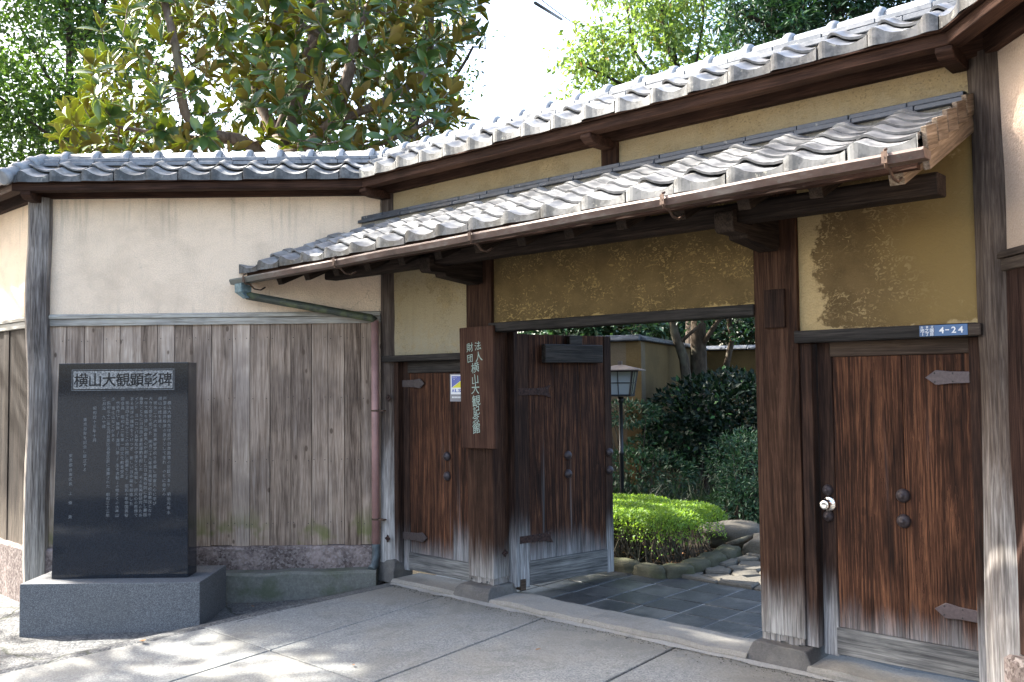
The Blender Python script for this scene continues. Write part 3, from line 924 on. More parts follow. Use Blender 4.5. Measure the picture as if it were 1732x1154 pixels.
# ------------------------------------------------------------------ walls
def rough_post(name, w, d, z0, z1, mat, parent, loc, rz=0.0, seed=0.0, wob=0.012, flare=0.0):
    n, k = 12, 16
    v, f = [], []
    for i in range(k + 1):
        t = i / k
        z = z0 + (z1 - z0) * t
        fl = 1 + flare * (1 - t) ** 2
        ox = wob * mnoise.noise(Vector((z * 1.1, seed, 0))) * 1.2
        oy = wob * mnoise.noise(Vector((z * 1.1, seed + 9, 0)))
        for j in range(n):
            a = 2 * math.pi * j / n + 0.26
            ca, sa = math.cos(a), math.sin(a)
            q = 1.0 / (abs(ca) ** 2.7 + abs(sa) ** 2.7) ** (1 / 2.7)
            r = q * (1 + 0.05 * mnoise.noise(Vector((ca * 1.5, sa * 1.5, z * 2.2 + seed)))) * fl
            v.append((ox + r * ca * w / 2, oy + r * sa * d / 2, z))
    for i in range(k):
        for j in range(n):
            f.append((i * n + j, i * n + (j + 1) % n, (i + 1) * n + (j + 1) % n, (i + 1) * n + j))
    f += [tuple(range(n - 1, -1, -1)), tuple(range(k * n, k * n + n))]
    mbx = MB().add(v, f, 0, False)
    return mbx.obj(name, mat, parent, 0.0, 1, loc, (0, 0, rz))

def board_wall(parent, x0, x1, m_board, m_stucco, m_rail, z_bot=0.24, avg=0.155, seed=1, cap=True):
    rg = random.Random(seed)
    box('plaster_panel', (x0, 0.0, 2.12), (x1, 0.12, 3.11), m_stucco, parent)
    box('backing_wall', (x0, 0.03, -0.2), (x1, 0.12, 2.119), W_BLACK, parent)
    MB().prism([(0.02, 2.105), (-0.035, 2.105), (-0.035, 2.128), (-0.02, 2.142), (0.02, 2.146)], x0, x1, fn=lambda a, b, t: (t, a, b)).obj('cap_rail', m_rail, parent, 0.002)
    box('rail', (x0 + 0.001, -0.022, 2.045), (x1 - 0.001, 0.024, 2.103), m_rail, parent, 0.004)
    x = x0
    while x < x1 - 0.03:
        w = avg * rg.uniform(0.86, 1.14)
        if x + w > x1 - 0.05:
            w = x1 - x
        dy = rg.uniform(-0.005, 0.004)
        th = 0.016
        cup = rg.uniform(-0.003, 0.003)
        k = MB()
        b0 = z_bot + rg.uniform(-0.006, 0.006)
        # slightly cupped board, three strips wide
        xs = [-w / 2 + 0.002, -w / 6, w / 6, w / 2 - 0.002]
        fr = [0, cup, cup, 0]
        v = [(a, dy + c, b0) for a, c in zip(xs, fr)] + [(a, dy + c, 2.06) for a, c in zip(xs, fr)]
        v += [(a, dy + th, b0) for a in xs] + [(a, dy + th, 2.06) for a in xs]
        f = [(i, i + 1, 5 + i, 4 + i) for i in range(3)] + [(9 + i, 8 + i, 12 + i, 13 + i) for i in range(3)]
        f += [(0, 4, 12, 8), (3, 11, 15, 7), (0, 8, 9, 1), (1, 9, 10, 2), (2, 10, 11, 3)]
        k.add(v, f)
        k.obj('board', m_board, parent, 0.0015, 1, (x + w / 2, 0, 0))
        x += w

def uneven_block(name, x0, x1, y0, y1, z0, z1, mat, parent, amp=0.008, n=24, seed=0.0, slope=0.0):
    """long block with an uneven worn front edge"""
    v, f = [], []
    for i in range(n + 1):
        x = x0 + (x1 - x0) * i / n
        a = amp * mnoise.noise(Vector((x * 4, seed, 0)))
        b = amp * mnoise.noise(Vector((x * 4, seed + 5, 2)))
        zt = z1 + a + slope * (x - x0)
        v += [(x, y0 + b, z0), (x, y0 + b, zt - 0.02), (x, y0 + 0.018 + b, zt), (x, y1, zt), (x, y1, z0)]
    for i in range(n):
        for j in range(5):
            f.append((i * 5 + j, i * 5 + (j + 1) % 5, (i + 1) * 5 + (j + 1) % 5, (i + 1) * 5 + j))
    f += [tuple(range(5)), tuple(range(n * 5 + 4, n * 5 - 1, -1))]
    return MB().add(v, f).obj(name, mat, parent)

# left wing
LM = frame(P0, RZ_L)
wl = thing('garden_wall', 'beige plaster wall with grey weathered boards and tiled roof behind the black stone monument', 'wall', P0, RZ_L)
board_wall(wl, 0.06, L_LEN + 0.0, W_LEFT, M_STUCCO, W_SASH, 0.245, 0.152, 11)
wall_roof(wl, LM, -0.8, L_LEN + 0.55, [(P0, -N01), (P1, N01)], [0.0])
nl = MB()
rgn = random.Random(77)
for ch in list(wl.children):
    if ch.name.split('.')[0] == 'board':
        xs_ = [v.co.x for v in ch.data.vertices]
        hw = (max(xs_) - min(xs_)) / 2
        for zz in (0.42, 0.93, 1.44, 1.93):
            for sx in (-1, 1):
                if rgn.random() < 0.85:
                    T_ = Matrix.Translation((ch.location.x + sx * (hw - 0.022) + rgn.uniform(-0.004, 0.004), -0.0065, zz + rgn.uniform(-0.012, 0.012))) @ Matrix.Rotation(R(90), 4, 'X')
                    nl.lathe([(0.004, 0.0), (0.0035, 0.0015), (0.001, 0.002)], 6, T=T_)
nlo = nl.obj('nails', M_DARKPIN, wl)
nlo['kind'] = 'stuff'
rough_post('corner_post', 0.185, 0.18, -0.02, 3.10, W_LOG, wl, (0.0, -0.02, 0), 0.35, 2.0, 0.03)
uneven_block('plinth', 0.0, L_LEN + 0.02, -0.055, 0.1, -0.3, 0.243, M_PLINTH, wl, 0.006, 40, 3)
uneven_block('footing', 0.45, L_LEN - 0.02, -0.20, -0.05, -0.4, 0.045, M_FOOT, wl, 0.012, 40, 7, 0.012)

# far left wing, parallel with the gate
FL_LEN = 6.0
FO = P0 - Vector((FL_LEN, 0, 0))
FM = frame(FO, 0)
wf = thing('garden_wall', 'dark boarded wall running off at the left picture edge beyond the grey corner post', 'wall', FO, 0)
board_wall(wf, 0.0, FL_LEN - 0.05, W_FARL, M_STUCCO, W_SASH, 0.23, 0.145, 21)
wall_roof(wf, FM, 0.0, FL_LEN + 0.6, [(P0, N01)], [])
uneven_block('plinth', 0.0, FL_LEN + 0.03, -0.055, 0.1, -0.3, 0.235, M_PLINTH, wf, 0.006, 60, 13)
# hip cover tiles at the outer corner
hb = Vector((-0.262, 0.674, 0)).normalized() * -1.0
hip0 = LM.inverted() @ (P0 + hb * 0.0 + Vector((0, 0, 3.46)))
for k in range(3):
    a = P0 - hb * 0.02 + hb * (0.13 * k)
    p = LM.inverted() @ Vector((a.x, a.y, 3.43 - 0.075 * k))
    dirl = (LM.inverted().to_3x3() @ Vector((hb.x, hb.y, -0.55))).normalized()
    t = MB()
    q0, q1 = p, p + dirl * 0.16
    t.tube([q0, q0 + dirl * 0.1, q0 + dirl * 0.115, q0 + dirl * 0.15, q1], [0.055, 0.058, 0.07, 0.07, 0.055], 10)
    t.obj('hip_tile', M_RIDGE, wl)

# right wing, coming towards the camera
RM = frame(P2, RZ_R)
wr = thing('garden_wall', 'pink beige plaster wall with red-brown boards at the right picture edge', 'wall', P2, RZ_R)
board_wall(wr, 0.0, 3.0, W_RBRD, M_STUCCO_R, W_SASHD, 0.27, 0.2, 31)
wall_roof(wr, RM, -0.7, 3.1, [(P2, -N2)], [])
uneven_block('plinth', 0.0, 3.0, -0.055, 0.1, -0.3, 0.265, M_PLINTH, wr, 0.006, 40, 23)

# ------------------------------------------------------------------ the gate
gate = thing('wooden_gate', 'old roofed wooden gate with ochre plaster, one leaf standing open', 'gate', (0, 0, 0), 0)
GM = Matrix()
wall_roof(gate, GM, -0.9, 5.1, [(P1, -N01), (P2, N2)], [-0.1, 2.145, 4.28])

# corner posts, posts, upper stud
rough_post('corner_post', 0.16, 0.16, 0.02, 3.10, W_LOGD, gate, (-0.115, 0.055, 0), 0.35, 5.0, 0.008, 0.28)
rough_post('corner_post', 0.20, 0.18, -0.02, 3.12, W_LOGD, gate, (4.415, 0.035, 0), -0.3, 8.0, 0.02, 0.10)
def main_post(x0, x1):
    o = MB()
    n = 10
    v, f = [], []
    # ragged foot: front and side faces end in uneven fibres
    o.box((x0, -0.02, 0.135), (x1, 0.15, 2.9))
    p = o.obj('post', W_POST, gate, 0.008, 2)
    rg = random.Random(int(x0 * 100))
    k = MB()
    x = x0 + 0.004
    while x < x1 - 0.02:
        w = rg.uniform(0.014, 0.034)
        w = min(w, x1 - 0.004 - x)
        k.box((x, -0.017 + rg.uniform(0, 0.004), rg.uniform(0.09, 0.128)), (x + w - 0.0012, 0.05, 0.15))
        x += w
    y = -0.012
    while y < 0.13:
        w = rg.uniform(0.014, 0.034)
        k.box((x1 - 0.06, y, rg.uniform(0.09, 0.128)), (x1 - 0.003 - rg.uniform(0, 0.003), y + w - 0.0012, 0.15))
        y += w
    k.box((x0 + 0.01, 0.0, 0.09), (x1 - 0.01, 0.14, 0.15))
    k.obj('frayed_foot', W_POST, p)
    return p
post_l = main_post(0.822, 1.078)
post_r = main_post(3.152, 3.410)
box('upper_stud', (2.08, -0.012, 2.9), (2.21, 0.06, 3.10), W_POST, gate, 0.004)

def base_stone(x0, x1, y0, y1, z1, seed):
    rg = random.Random(seed)
    j = lambda s=0.012: rg.uniform(-s, s)
    b = [(x0 - 0.03 + j(), y0 - 0.03 + j()), (x1 + 0.035 + j(), y0 - 0.03 + j()), (x1 + 0.03 + j(), y1 + 0.02), (x0 - 0.03, y1 + 0.02)]
    t = [(x0 + 0.01, y0 + 0.02 + j()), (x1 - 0.005 + j(), y0 + 0.02), (x1 - 0.005, y1), (x0, y1)]
    mid = [((p[0] + q[0]) / 2 + j(), (p[1] + q[1]) / 2 + j()) for p, q in zip(b, t)]
    v = [(x, y, -0.03) for x, y in b] + [(x, y, z1 * 0.55 + j()) for x, y in mid] + [(x, y, z1 + j(0.005)) for x, y in t]
    f = [(3, 2, 1, 0), (8, 9, 10, 11)]
    for l in (0, 4):
        f += [(l + i, l + (i + 1) % 4, l + 4 + (i + 1) % 4, l + 4 + i) for i in range(4)]
    o = MB().add(v, f).obj('base_stone', M_PBASE, gate, 0.006, 1)
    bm = bmesh.new()
    bm.from_mesh(o.data)
    bmesh.ops.subdivide_edges(bm, edges=bm.edges[:], cuts=4, use_grid_fill=True)
    for q in bm.verts:
        q.co += Vector((mnoise.noise(q.co * 14), mnoise.noise(q.co * 14 + Vector((5, 0, 0))), mnoise.noise(q.co * 14 + Vector((0, 9, 0))))) * 0.007
    bm.to_mesh(o.data)
    bm.free()
base_stone(0.80, 1.12, -0.12, 0.17, 0.093, 4)
base_stone(3.13, 3.46, -0.12, 0.17, 0.095, 5)
base_stone(-0.17, 0.02, -0.06, 0.12, 0.14, 6)

# sill stones under the gate
for i, (a, b) in enumerate(((0.10, 0.80), (1.10, 1.98), (1.985, 3.12), (3.47, 4.75))):
    uneven_block('sill_stone', a, b, -0.15, 0.145, -0.06, 0.034, M_STEP, gate, 0.016, 60, 30 + i)

# lintels
def lintel(x0, x1, z0, z1, y0=-0.05, y1=0.10, mat=W_BLACK):
    MB().box((x0, y0, z0), (x1, y1, z1)).obj('lintel', mat, gate, 0.008, 2)
lintel(1.06, 3.155, 1.912, 1.978, -0.035, 0.12)
lintel(3.402, 4.325, 1.744, 1.811, -0.055, 0.09)
lintel(-0.125, 0.825, 1.720, 1.770, -0.055, 0.09)
box('lintel_tenon', (4.288, -0.06, 1.748), (4.345, 0.02, 1.806), W_SASHD, gate, 0.004)

# plaster panels
def panel(x0, x1, z0, z1, mat, y=0.015, amp=0.004, seed=0):
    nx_, nz_ = 30, 14
    v, f = [], []
    for j in range(nz_ + 1):
        for i in range(nx_ + 1):
            x, z = x0 + (x1 - x0) * i / nx_, z0 + (z1 - z0) * j / nz_
            v.append((x, y + amp * mnoise.noise(Vector((x * 5, z * 5, seed))), z))
    for j in range(nz_):
        for i in range(nx_):
            a = j * (nx_ + 1) + i
            f.append((a, a + 1, a + nx_ + 2, a + nx_ + 1))
    k = MB().add(v, f, 0, True)
    k.box((x0, y + 0.01, z0), (x1, y + 0.09, z1))
    k.obj('plaster_panel', mat, gate, fix=False)
panel(1.07, 3.16, 1.975, 2.86, M_EARTH_M, 0.012, 0.006, 1)
panel(3.41, 4.37, 1.808, 2.86, M_EARTH_R, 0.012, 0.005, 2)
panel(-0.17, 0.822, 1.768, 2.86, M_EARTH_L, 0.012, 0.004, 3)
panel(-0.17, 2.08, 2.861, 3.11, M_EARTH_U, 0.012, 0.004, 4)
panel(2.21, 4.37, 2.861, 3.11, M_EARTH_U, 0.012, 0.004, 5)
box('wall_ground_beam', (2.0801, 0.03, 2.8), (2.2099, 0.1, 3.11), W_BLACK, gate)
# small wooden cover plate on the right post
box('cover_plate', (3.222, -0.041, 1.835), (3.345, -0.0205, 2.05), W_FRAME, gate, 0.003)

# door furniture -------------------------------------------------
def hinge_strap(parent, x_tip, x_root, z, y, seed=0, mat=M_IRON_P, fancy=False, tilt=0.0):
    """flat iron strap with a pointed head; x_tip may lie left or right of x_root"""
    s = 1 if x_root > x_tip else -1
    ln = abs(x_root - x_tip)
    T = lambda a, b: (x_tip + s * a, b)
    if fancy:
        out = [(0.0, 0.05), (0.03, 0.012), (0.0, -0.05), (0.07, -0.03), (0.13, -0.026), (ln, -0.026), (ln, 0.026), (0.13, 0.026), (0.07, 0.03)]
    else:
        out = [(0.0, 0.0), (0.05, -0.037), (0.062, -0.037), (0.12, -0.03), (ln, -0.027), (ln, 0.027), (0.12, 0.03), (0.062, 0.037), (0.05, 0.037)]
    poly = [T(a, b) for a, b in out]
    ct, st_ = math.cos(tilt), math.sin(tilt)
    fn = lambda a, b, d: (x_root + (a - x_root) * ct - b * st_, d, z + (a - x_root) * st_ + b * ct)
    h = MB().prism(poly, y - 0.005, y, fn=fn).obj('hinge', mat, parent, 0.0012)
    for a, b in ((0.045, 0.022), (0.045, -0.022), (0.13, 0.02), (0.13, -0.02), (0.21, 0.02), (0.21, -0.02)):
        if a < ln:
            X, _, Z = fn(*T(a, b), 0)
            MB().lathe([(0.0045, 0.0), (0.004, 0.002), (0.001, 0.0035)], 6, T=Matrix.Translation((X, y - 0.005, Z)) @ Matrix.Rotation(R(90), 4, 'X')).obj('hinge_nail', M_DARKPIN, h)
    return h

def stud(parent, x, z, y, r=0.036, mat=M_IRON):
    T = Matrix.Translation((x, y, z)) @ Matrix.Rotation(R(90), 4, 'X')
    return MB().lathe([(r, 0.0), (r * 0.98, 0.006), (r * 0.85, 0.016), (r * 0.6, 0.024), (r * 0.3, 0.028), (r * 0.26, 0.034), (r * 0.12, 0.037)], 18, T=T).obj('door_stud', mat, parent)

def door_leaf(x0, x1, z0, z1, y, planks, stile_l, stile_r, rail_b, rail_t, th=0.04, loc=None, rz=0.0, seed=1, head=W_RAILD):
    """frame is the door mesh itself; planks, rails and ironwork hang on it. Built in its own frame, front at -y"""
    rg = random.Random(seed)
    k = MB()
    if stile_l: k.box((x0, y, z0), (x0 + stile_l, y + th, z1))
    if stile_r: k.box((x1 - stile_r, y, z0), (x1, y + th, z1))
    k.box((x0 + stile_l + 0.001, y + 0.026, z0 + 0.02), (x1 - stile_r - 0.001, y + th - 0.001, z1 - 0.02))
    d = k.obj('door', W_FRAME, gate, 0.004, 1, loc, (0, 0, rz))
    a, b = x0 + stile_l + 0.0015, x1 - stile_r - 0.0015
    box('bottom_rail', (a - 0.012, y - 0.004, z0 + 0.012), (b + 0.008, y + 0.03, z0 + rail_b), W_RAIL, d, 0.004)
    if rail_t:
        box('top_rail', (a - 0.01, y - 0.008, z1 - rail_t), (b - 0.02, y + 0.03, z1 - 0.003), head, d, 0.005)
    w = (b - a) / planks
    for i in range(planks):
        k = MB().box((-w / 2 + 0.0012, 0, z0 + rail_b + 0.002), (w / 2 - 0.0012, 0.02, z1 - rail_t - 0.002))
        k.obj('plank', W_DOOR, d, 0.002, 1, (a + w * (i + 0.5), y + 0.005 + rg.uniform(-0.001, 0.0015), 0))
    return d

# right side door
box('door_jamb', (3.411, -0.005, 0.10), (3.478, 0.11, 1.744), W_FRAME, gate, 0.004)
dr = door_leaf(3.486, 4.302, 0.062, 1.752, 0.045, 2, 0.083, 0.0, 0.155, 0.085, seed=3)
box('door_jamb', (4.262, 0.03, 0.05), (4.318, 0.12, 1.744), W_FRAME, gate, 0.003)
hinge_strap(dr, 4.055, 4.325, 1.548, 0.038)
hinge_strap(dr, 4.065, 4.33, 0.385, 0.038, tilt=-0.05)
stud(dr, 3.925, 0.945, 0.048)
stud(dr, 3.925, 0.815, 0.048)
stud(dr, 3.530, 0.945, 0.045, 0.030)
stud(dr, 3.530, 0.805, 0.045, 0.030)
kT = Matrix.Translation((3.534, 0.044, 0.872)) @ Matrix.Rotation(R(90), 4, 'X')
knob = MB().lathe([(0.042, 0.0), (0.041, 0.006), (0.034, 0.012), (0.016, 0.016), (0.014, 0.032), (0.025, 0.037), (0.028, 0.05), (0.027, 0.062), (0.022, 0.068), (0.008, 0.069), (0.006, 0.066)], 24, T=kT).obj('door_knob', M_STEEL, dr)

# left side door
box('door_jamb', (-0.035, -0.002, 0.10), (0.018, 0.10, 1.72), W_FRAME, gate, 0.004)
dl = door_leaf(0.024, 0.835, 0.06, 1.728, 0.045, 3, 0.075, 0.0, 0.145, 0.10, seed=5, head=W_BLACK)
hinge_strap(dl, 0.295, 0.028, 1.545, 0.038, mat=M_IRON)
hinge_strap(dl, 0.315, 0.028, 0.335, 0.038, mat=M_IRON, tilt=0.03)
stud(dl, 0.535, 0.985, 0.048)
stud(dl, 0.535, 0.835, 0.048)

# open main leaf: own frame with its front at local -y, turned into the garden
LEAF_A = Vector((1.118, 0.198, 0))
LEAF_B = Vector((1.30, 1.11, 0))
ld = (LEAF_B - LEAF_A)
leaf_w = ld.length
leaf_rz = math.atan2(ld.y, ld.x)
lf = door_leaf(0.0, leaf_w, 0.045, 1.905, -0.02, 3, 0.10, 0.075, 0.185, 0.0, 0.045, LEAF_A, leaf_rz, 9)
box('latch_bar', (0.22, -0.075, 1.69), (0.80, -0.022, 1.83), W_BLACK, lf, 0.006)
box('latch_bar_block', (0.47, -0.06, 1.831), (0.60, -0.024, 1.90), W_BLACK, lf, 0.004)
hinge_strap(lf, 0.31, 0.0, 1.475, -0.022, mat=M_RUST, fancy=True)
hinge_strap(lf, 0.31, 0.0, 0.395, -0.022, mat=M_RUST, fancy=True)
for zz in (0.985, 0.845):
    stud(lf, 0.47, zz, -0.018, 0.034, M_IRON)
    stud(lf, leaf_w - 0.036, zz, -0.022, 0.034, M_IRON)
box('leaf_shoe', (0.0, -0.03, 0.03), (0.05, 0.03, 0.11), W_RAILD, lf, 0.003)
# jamb post behind the left post which carries the leaf, and threshold tracks
box('door_jamb', (1.04, 0.1505, 0.06), (1.142, 0.195, 1.93), W_FRAME, gate, 0.003)
# four-petalled nail covers
def nail_cover(x, z, y, parent, rx=None):
    k = MB()
    pts = []
    for i in range(16):
        a = 2 * math.pi * i / 16
        r = 0.024 * (1 + 0.28 * math.cos(4 * a))
        pts.append((r * math.cos(a), r * math.sin(a)))
    k.prism(pts, 0, 0.006, fn=(lambda a, b, d: (x + a, y - d, z + b)) if rx is None else (lambda a, b, d: (x + d, y + a, z + b)))
    k.lathe([(0.008, 0), (0.006, 0.006), (0.002, 0.008)], 8, T=Matrix.Translation((x, y - 0.006, z) if rx is None else (x + 0.006, y, z)) @ (Matrix.Rotation(R(90), 4, 'X') if rx is None else Matrix.Rotation(R(90), 4, 'Y')))
    return k.obj('nail_cover', M_RUST, parent)
nail_cover(-0.062, 0.31, -0.045, gate)
nail_cover(-0.062, 1.43, -0.03, gate)
nail_cover(1.0785, 0.31, 0.10, post_l, 1)

# ------------------------------------------------------------------ canopy roof over the gate
CS = R(24)
C_Y, C_Z = -0.775, 2.50           # eave line of the tiles (trough), z at the left end
C_TILT = 0.058 / 5.4
LW_N = Vector((-RT.x, -RT.y, 0))
lw_out = Vector((LDIR.y, -LDIR.x, 0)) * -1.0       # into the left wall
c_planes = [(P1 + (-lw_out) * 0.01, lw_out), (Vector((4.318, 0, 0)), Vector((1, 0, 0)))]
def cz(y, x=2.0):
    return C_Z + C_TILT * (x + 1.08) + (y - C_Y) * math.tan(CS)
prof = [(C_Y + 0.05, -0.12), (C_Y + 0.03, -0.028), (0.012, -0.028), (0.012, -0.12)]
me = MB()
x0c, x1c = -1.4, 4.305
v = []
for x in (x0c, x1c):
    v += [(x, y, cz(y, x) + dz) for y, dz in prof]
me.add(v, [(3, 2, 1, 0), (4, 5, 6, 7)] + [(i, (i + 1) % 4, 4 + (i + 1) % 4, 4 + i) for i in range(4)])
canopy = link('canopy_roof', cut_mesh(me.mesh('canopy_roof', W_RAFT), c_planes), gate)
rows = [(0.0, 0.20)] + [(0.125 * k, 0.17) for k in range(1, 6)]
tile_field(canopy, GM, -1.085, 4.33, 0.30, C_Y, C_Z, CS, rows, c_planes, 0.036, C_TILT, amp=0.85)
# flashing of flat tiles along the wall
for lay, (y0, z0, z1) in enumerate(((-0.135, 2.868, 2.894), (-0.115, 2.897, 2.924))):
    x = -1.3 + lay * 0.13
    while x < 4.32:
        ln = 0.30 + random.uniform(-0.03, 0.02)
        mm = MB().box((-ln / 2 + 0.002, 0, 0), (ln / 2 - 0.002, -y0 + 0.012, z1 - z0)).mesh('flat_ridge_tile', M_SLATE_SHADE, 0.003)
        put_cut('flat_ridge_tile', mm, canopy, GM, (x + ln / 2, y0 + random.uniform(-0.003, 0.003), z0 + random.uniform(-0.001, 0.001)), (R(-6), 0, 0), c_planes)
        x += ln
mm = cut_mesh(MB().prism([(0.012, 2.78), (-0.12, 2.78), (-0.11, 2.866), (0.012, 2.875)], -1.3, 4.31, fn=lambda a, b, t: (t, a, b)).mesh('flashing_bedding', M_MORTAR), c_planes)
link('flashing_bedding', mm, canopy)
mm = cut_mesh(MB().box((-1.3, -0.06, 2.9265), (4.31, 0.011, 2.938)).mesh('flashing_strip', M_VERDI), c_planes)
link('flashing_strip', mm, canopy)
# rafters
slope_rot = CS
for i in range(15):
    x = 4.186 - 0.372 * i
    k = MB().box((-0.034, 0.0, -0.08), (0.034, 0.75, 0.0)).mesh('rafter', W_RAFT if i else W_SUNLIT, 0.003)
    o = put_cut('rafter', k, canopy, GM, (x, -0.685, cz(-0.685, x) - 0.122), (slope_rot, 0, 0), c_planes)
# eave fascia on the rafter ends, purlin on the brackets
mm = cut_mesh(MB().add([(x, y, cz(C_Y + 0.05, x) + dz) for x in (-1.4, 4.30) for y, dz in ((C_Y + 0.028, -0.135), (C_Y + 0.075, -0.135), (C_Y + 0.075, -0.03), (C_Y + 0.028, -0.03))],
    [(3, 2, 1, 0), (4, 5, 6, 7)] + [(i, (i + 1) % 4, 4 + (i + 1) % 4, 4 + i) for i in range(4)]).mesh('eave_fascia', W_EAVE), c_planes)
link('eave_fascia', mm, canopy)
pl_ = [(-0.475, 2.372), (-0.368, 2.372), (-0.360, 2.38), (-0.360, 2.475), (-0.475, 2.475), (-0.483, 2.46), (-0.483, 2.38)]
MB().prism(pl_, -0.30, 4.302, fn=lambda a, b, t: (t, a, b)).obj('purlin', W_RAFTX, canopy, 0.004)
for cx_ in (0.945, 3.262):
    bp = [(-0.53, 2.435), (-0.545, 2.42), (-0.545, 2.335), (-0.525, 2.318), (-0.40, 2.318), (-0.39, 2.296), (-0.06, 2.262), (-0.021, 2.275), (-0.021, 2.435), (-0.33, 2.435), (-0.34, 2.371), (-0.50, 2.371), (-0.50, 2.435)]
    MB().prism(bp, cx_ - 0.055, cx_ + 0.055, fn=lambda a, b, t: (t, a, b)).obj('bracket', W_RAFT, canopy, 0.004)
# barge at the right end: stepped verge blocks, bargeboard and verge rafter in wood paled as if sunlit
for k in range(5):
    y = C_Y + 0.045 + 0.148 * k
    z = cz(y, 4.3)
    kb = MB().box((0, 0, -0.055), (0.022, 0.146, 0.048)).mesh('verge_block', W_SUNLIT, 0.002)
    link('verge_block', kb, canopy, (4.3195, y, z - 0.004 + 0.002 * k), (CS - 0.13, 0, 0))
kb = MB().box((0, 0, -0.09), (0.03, 0.74, 0.0)).mesh('bargeboard', W_SUNLIT, 0.003)
link('bargeboard', kb, canopy, (4.306, C_Y + 0.06, cz(C_Y + 0.06, 4.3) - 0.058), (CS, 0, 0))

# ------------------------------------------------------------------ gutter and rain pipe
gut_x0, gut_x1 = -1.03, 4.37
gz = lambda x: 2.408 + (x - gut_x0) * (0.092 / (gut_x1 - gut_x0))
gy0, gy1 = -0.885, -0.79
gp = [(gy0, 0.0), (gy0 - 0.004, -0.012), (gy0 + 0.012, -0.044), (gy1 - 0.012, -0.044), (gy1, -0.005), (gy1 - 0.005, -0.005), (gy1 - 0.015, -0.04), (gy0 + 0.016, -0.04), (gy0 + 0.004, -0.010), (gy0 + 0.006, 0.0)]
def swept(poly, x0, x1, zf, n=30):
    v, f = [], []
    m_ = len(poly)
    for i in range(n + 1):
        x = x0 + (x1 - x0) * i / n
        s = 0.004 * mnoise.noise(Vector((x * 1.7, 0, 4)))
        v += [(x, y, zf(x) + z + s) for y, z in poly]
    for i in range(n):
        for j in range(m_):
            f.append((i * m_ + j, i * m_ + (j + 1) % m_, (i + 1) * m_ + (j + 1) % m_, (i + 1) * m_ + j))
    f += [tuple(range(m_)), tuple(range(n * m_ + m_ - 1, n * m_ - 1, -1))]
    return MB().add(v, f)
gutter = swept(gp, gut_x0, gut_x1, gz).obj('gutter', M_COPPER, gate)
MB().prism([(a, b) for a, b in gp[:5]], gut_x1, gut_x1 + 0.004, fn=lambda a, b, t: (t, a, gz(gut_x1) + b)).obj('gutter_end', M_COPPER, gutter)
MB().prism([(a, b) for a, b in gp[:5]], gut_x0 - 0.004, gut_x0, fn=lambda a, b, t: (t, a, gz(gut_x0) + b)).obj('gutter_end', M_VERDI, gutter)
for hx in (-0.80, 0.385, 1.745, 3.117, 4.22):
    z = gz(hx)
    pts = [(hx, -0.70, z - 0.075), (hx, -0.745, z - 0.10), (hx, -0.80, z - 0.095), (hx, -0.84, z - 0.062), (hx, -0.885, z - 0.058), (hx, -0.899, z - 0.02), (hx, -0.895, z + 0.012), (hx, -0.875, z + 0.02)]
    k = MB().tube(pts, 0.0065, 6)
    k.box((hx - 0.012, -0.9025, z - 0.045), (hx + 0.012, -0.899, z + 0.006))
    k.obj('gutter_hook', M_HOOK, gutter)
# hopper under the left end
hx, hy = -0.905, -0.838
hz = gz(hx) - 0.046
sq = lambda r, z, ox=0.0, oy=0.0: [(hx - r + ox, hy - r + oy, z), (hx + r + ox, hy - r + oy, z), (hx + r + ox, hy + r + oy, z), (hx - r + ox, hy + r + oy, z)]
rings = [sq(0.05, hz), sq(0.048, hz - 0.07), sq(0.042, hz - 0.075), sq(0.03, hz - 0.12, 0.03, 0.03)]
v = [p for r_ in rings for p in r_]
f = [(3, 2, 1, 0), (12, 13, 14, 15)] + [(4 * l + i, 4 * l + (i + 1) % 4, 4 * l + 4 + (i + 1) % 4, 4 * l + 4 + i) for l in range(3) for i in range(4)]
MB().add(v, f).obj('hopper', plain('verdigris_hopper', (0.14, 0.20, 0.21), 0.5, 0.2, 0.5, 0.35, 25), gutter, 0.003)
pv = Vector((-0.165, -0.085, 2.075))
MB().tube([(hx + 0.02, hy + 0.02, hz - 0.095), pv + Vector((-0.02, -0.02, 0.005)), pv + Vector((0.0, 0.0, -0.02))], [0.033, 0.031, 0.033], 10).obj('drain_pipe', M_VERDI, gutter)
pw = MB().tube([(pv.x, pv.y, 2.06), (pv.x, pv.y, 0.26)], 0.031, 14).obj('downpipe', M_PIPE, gutter)
MB().tube([(pv.x, pv.y, 0.262), (pv.x, pv.y, 0.16), (pv.x + 0.02, pv.y - 0.03, 0.10), (pv.x + 0.03, pv.y - 0.07, 0.07)], 0.034, 12).obj('downpipe_foot', M_PIPEF, gutter)
for zz in (1.33, 0.46):
    k = MB().lathe([(0.0335, -0.007), (0.035, 0.0), (0.0335, 0.007)], 14, T=Matrix.Translation((pv.x, pv.y, zz)))
    k.box((pv.x + 0.03, pv.y - 0.004, zz - 0.005), (pv.x + 0.10, pv.y + 0.03, zz + 0.005))
    k.obj('pipe_clip', M_HOOK, gutter)

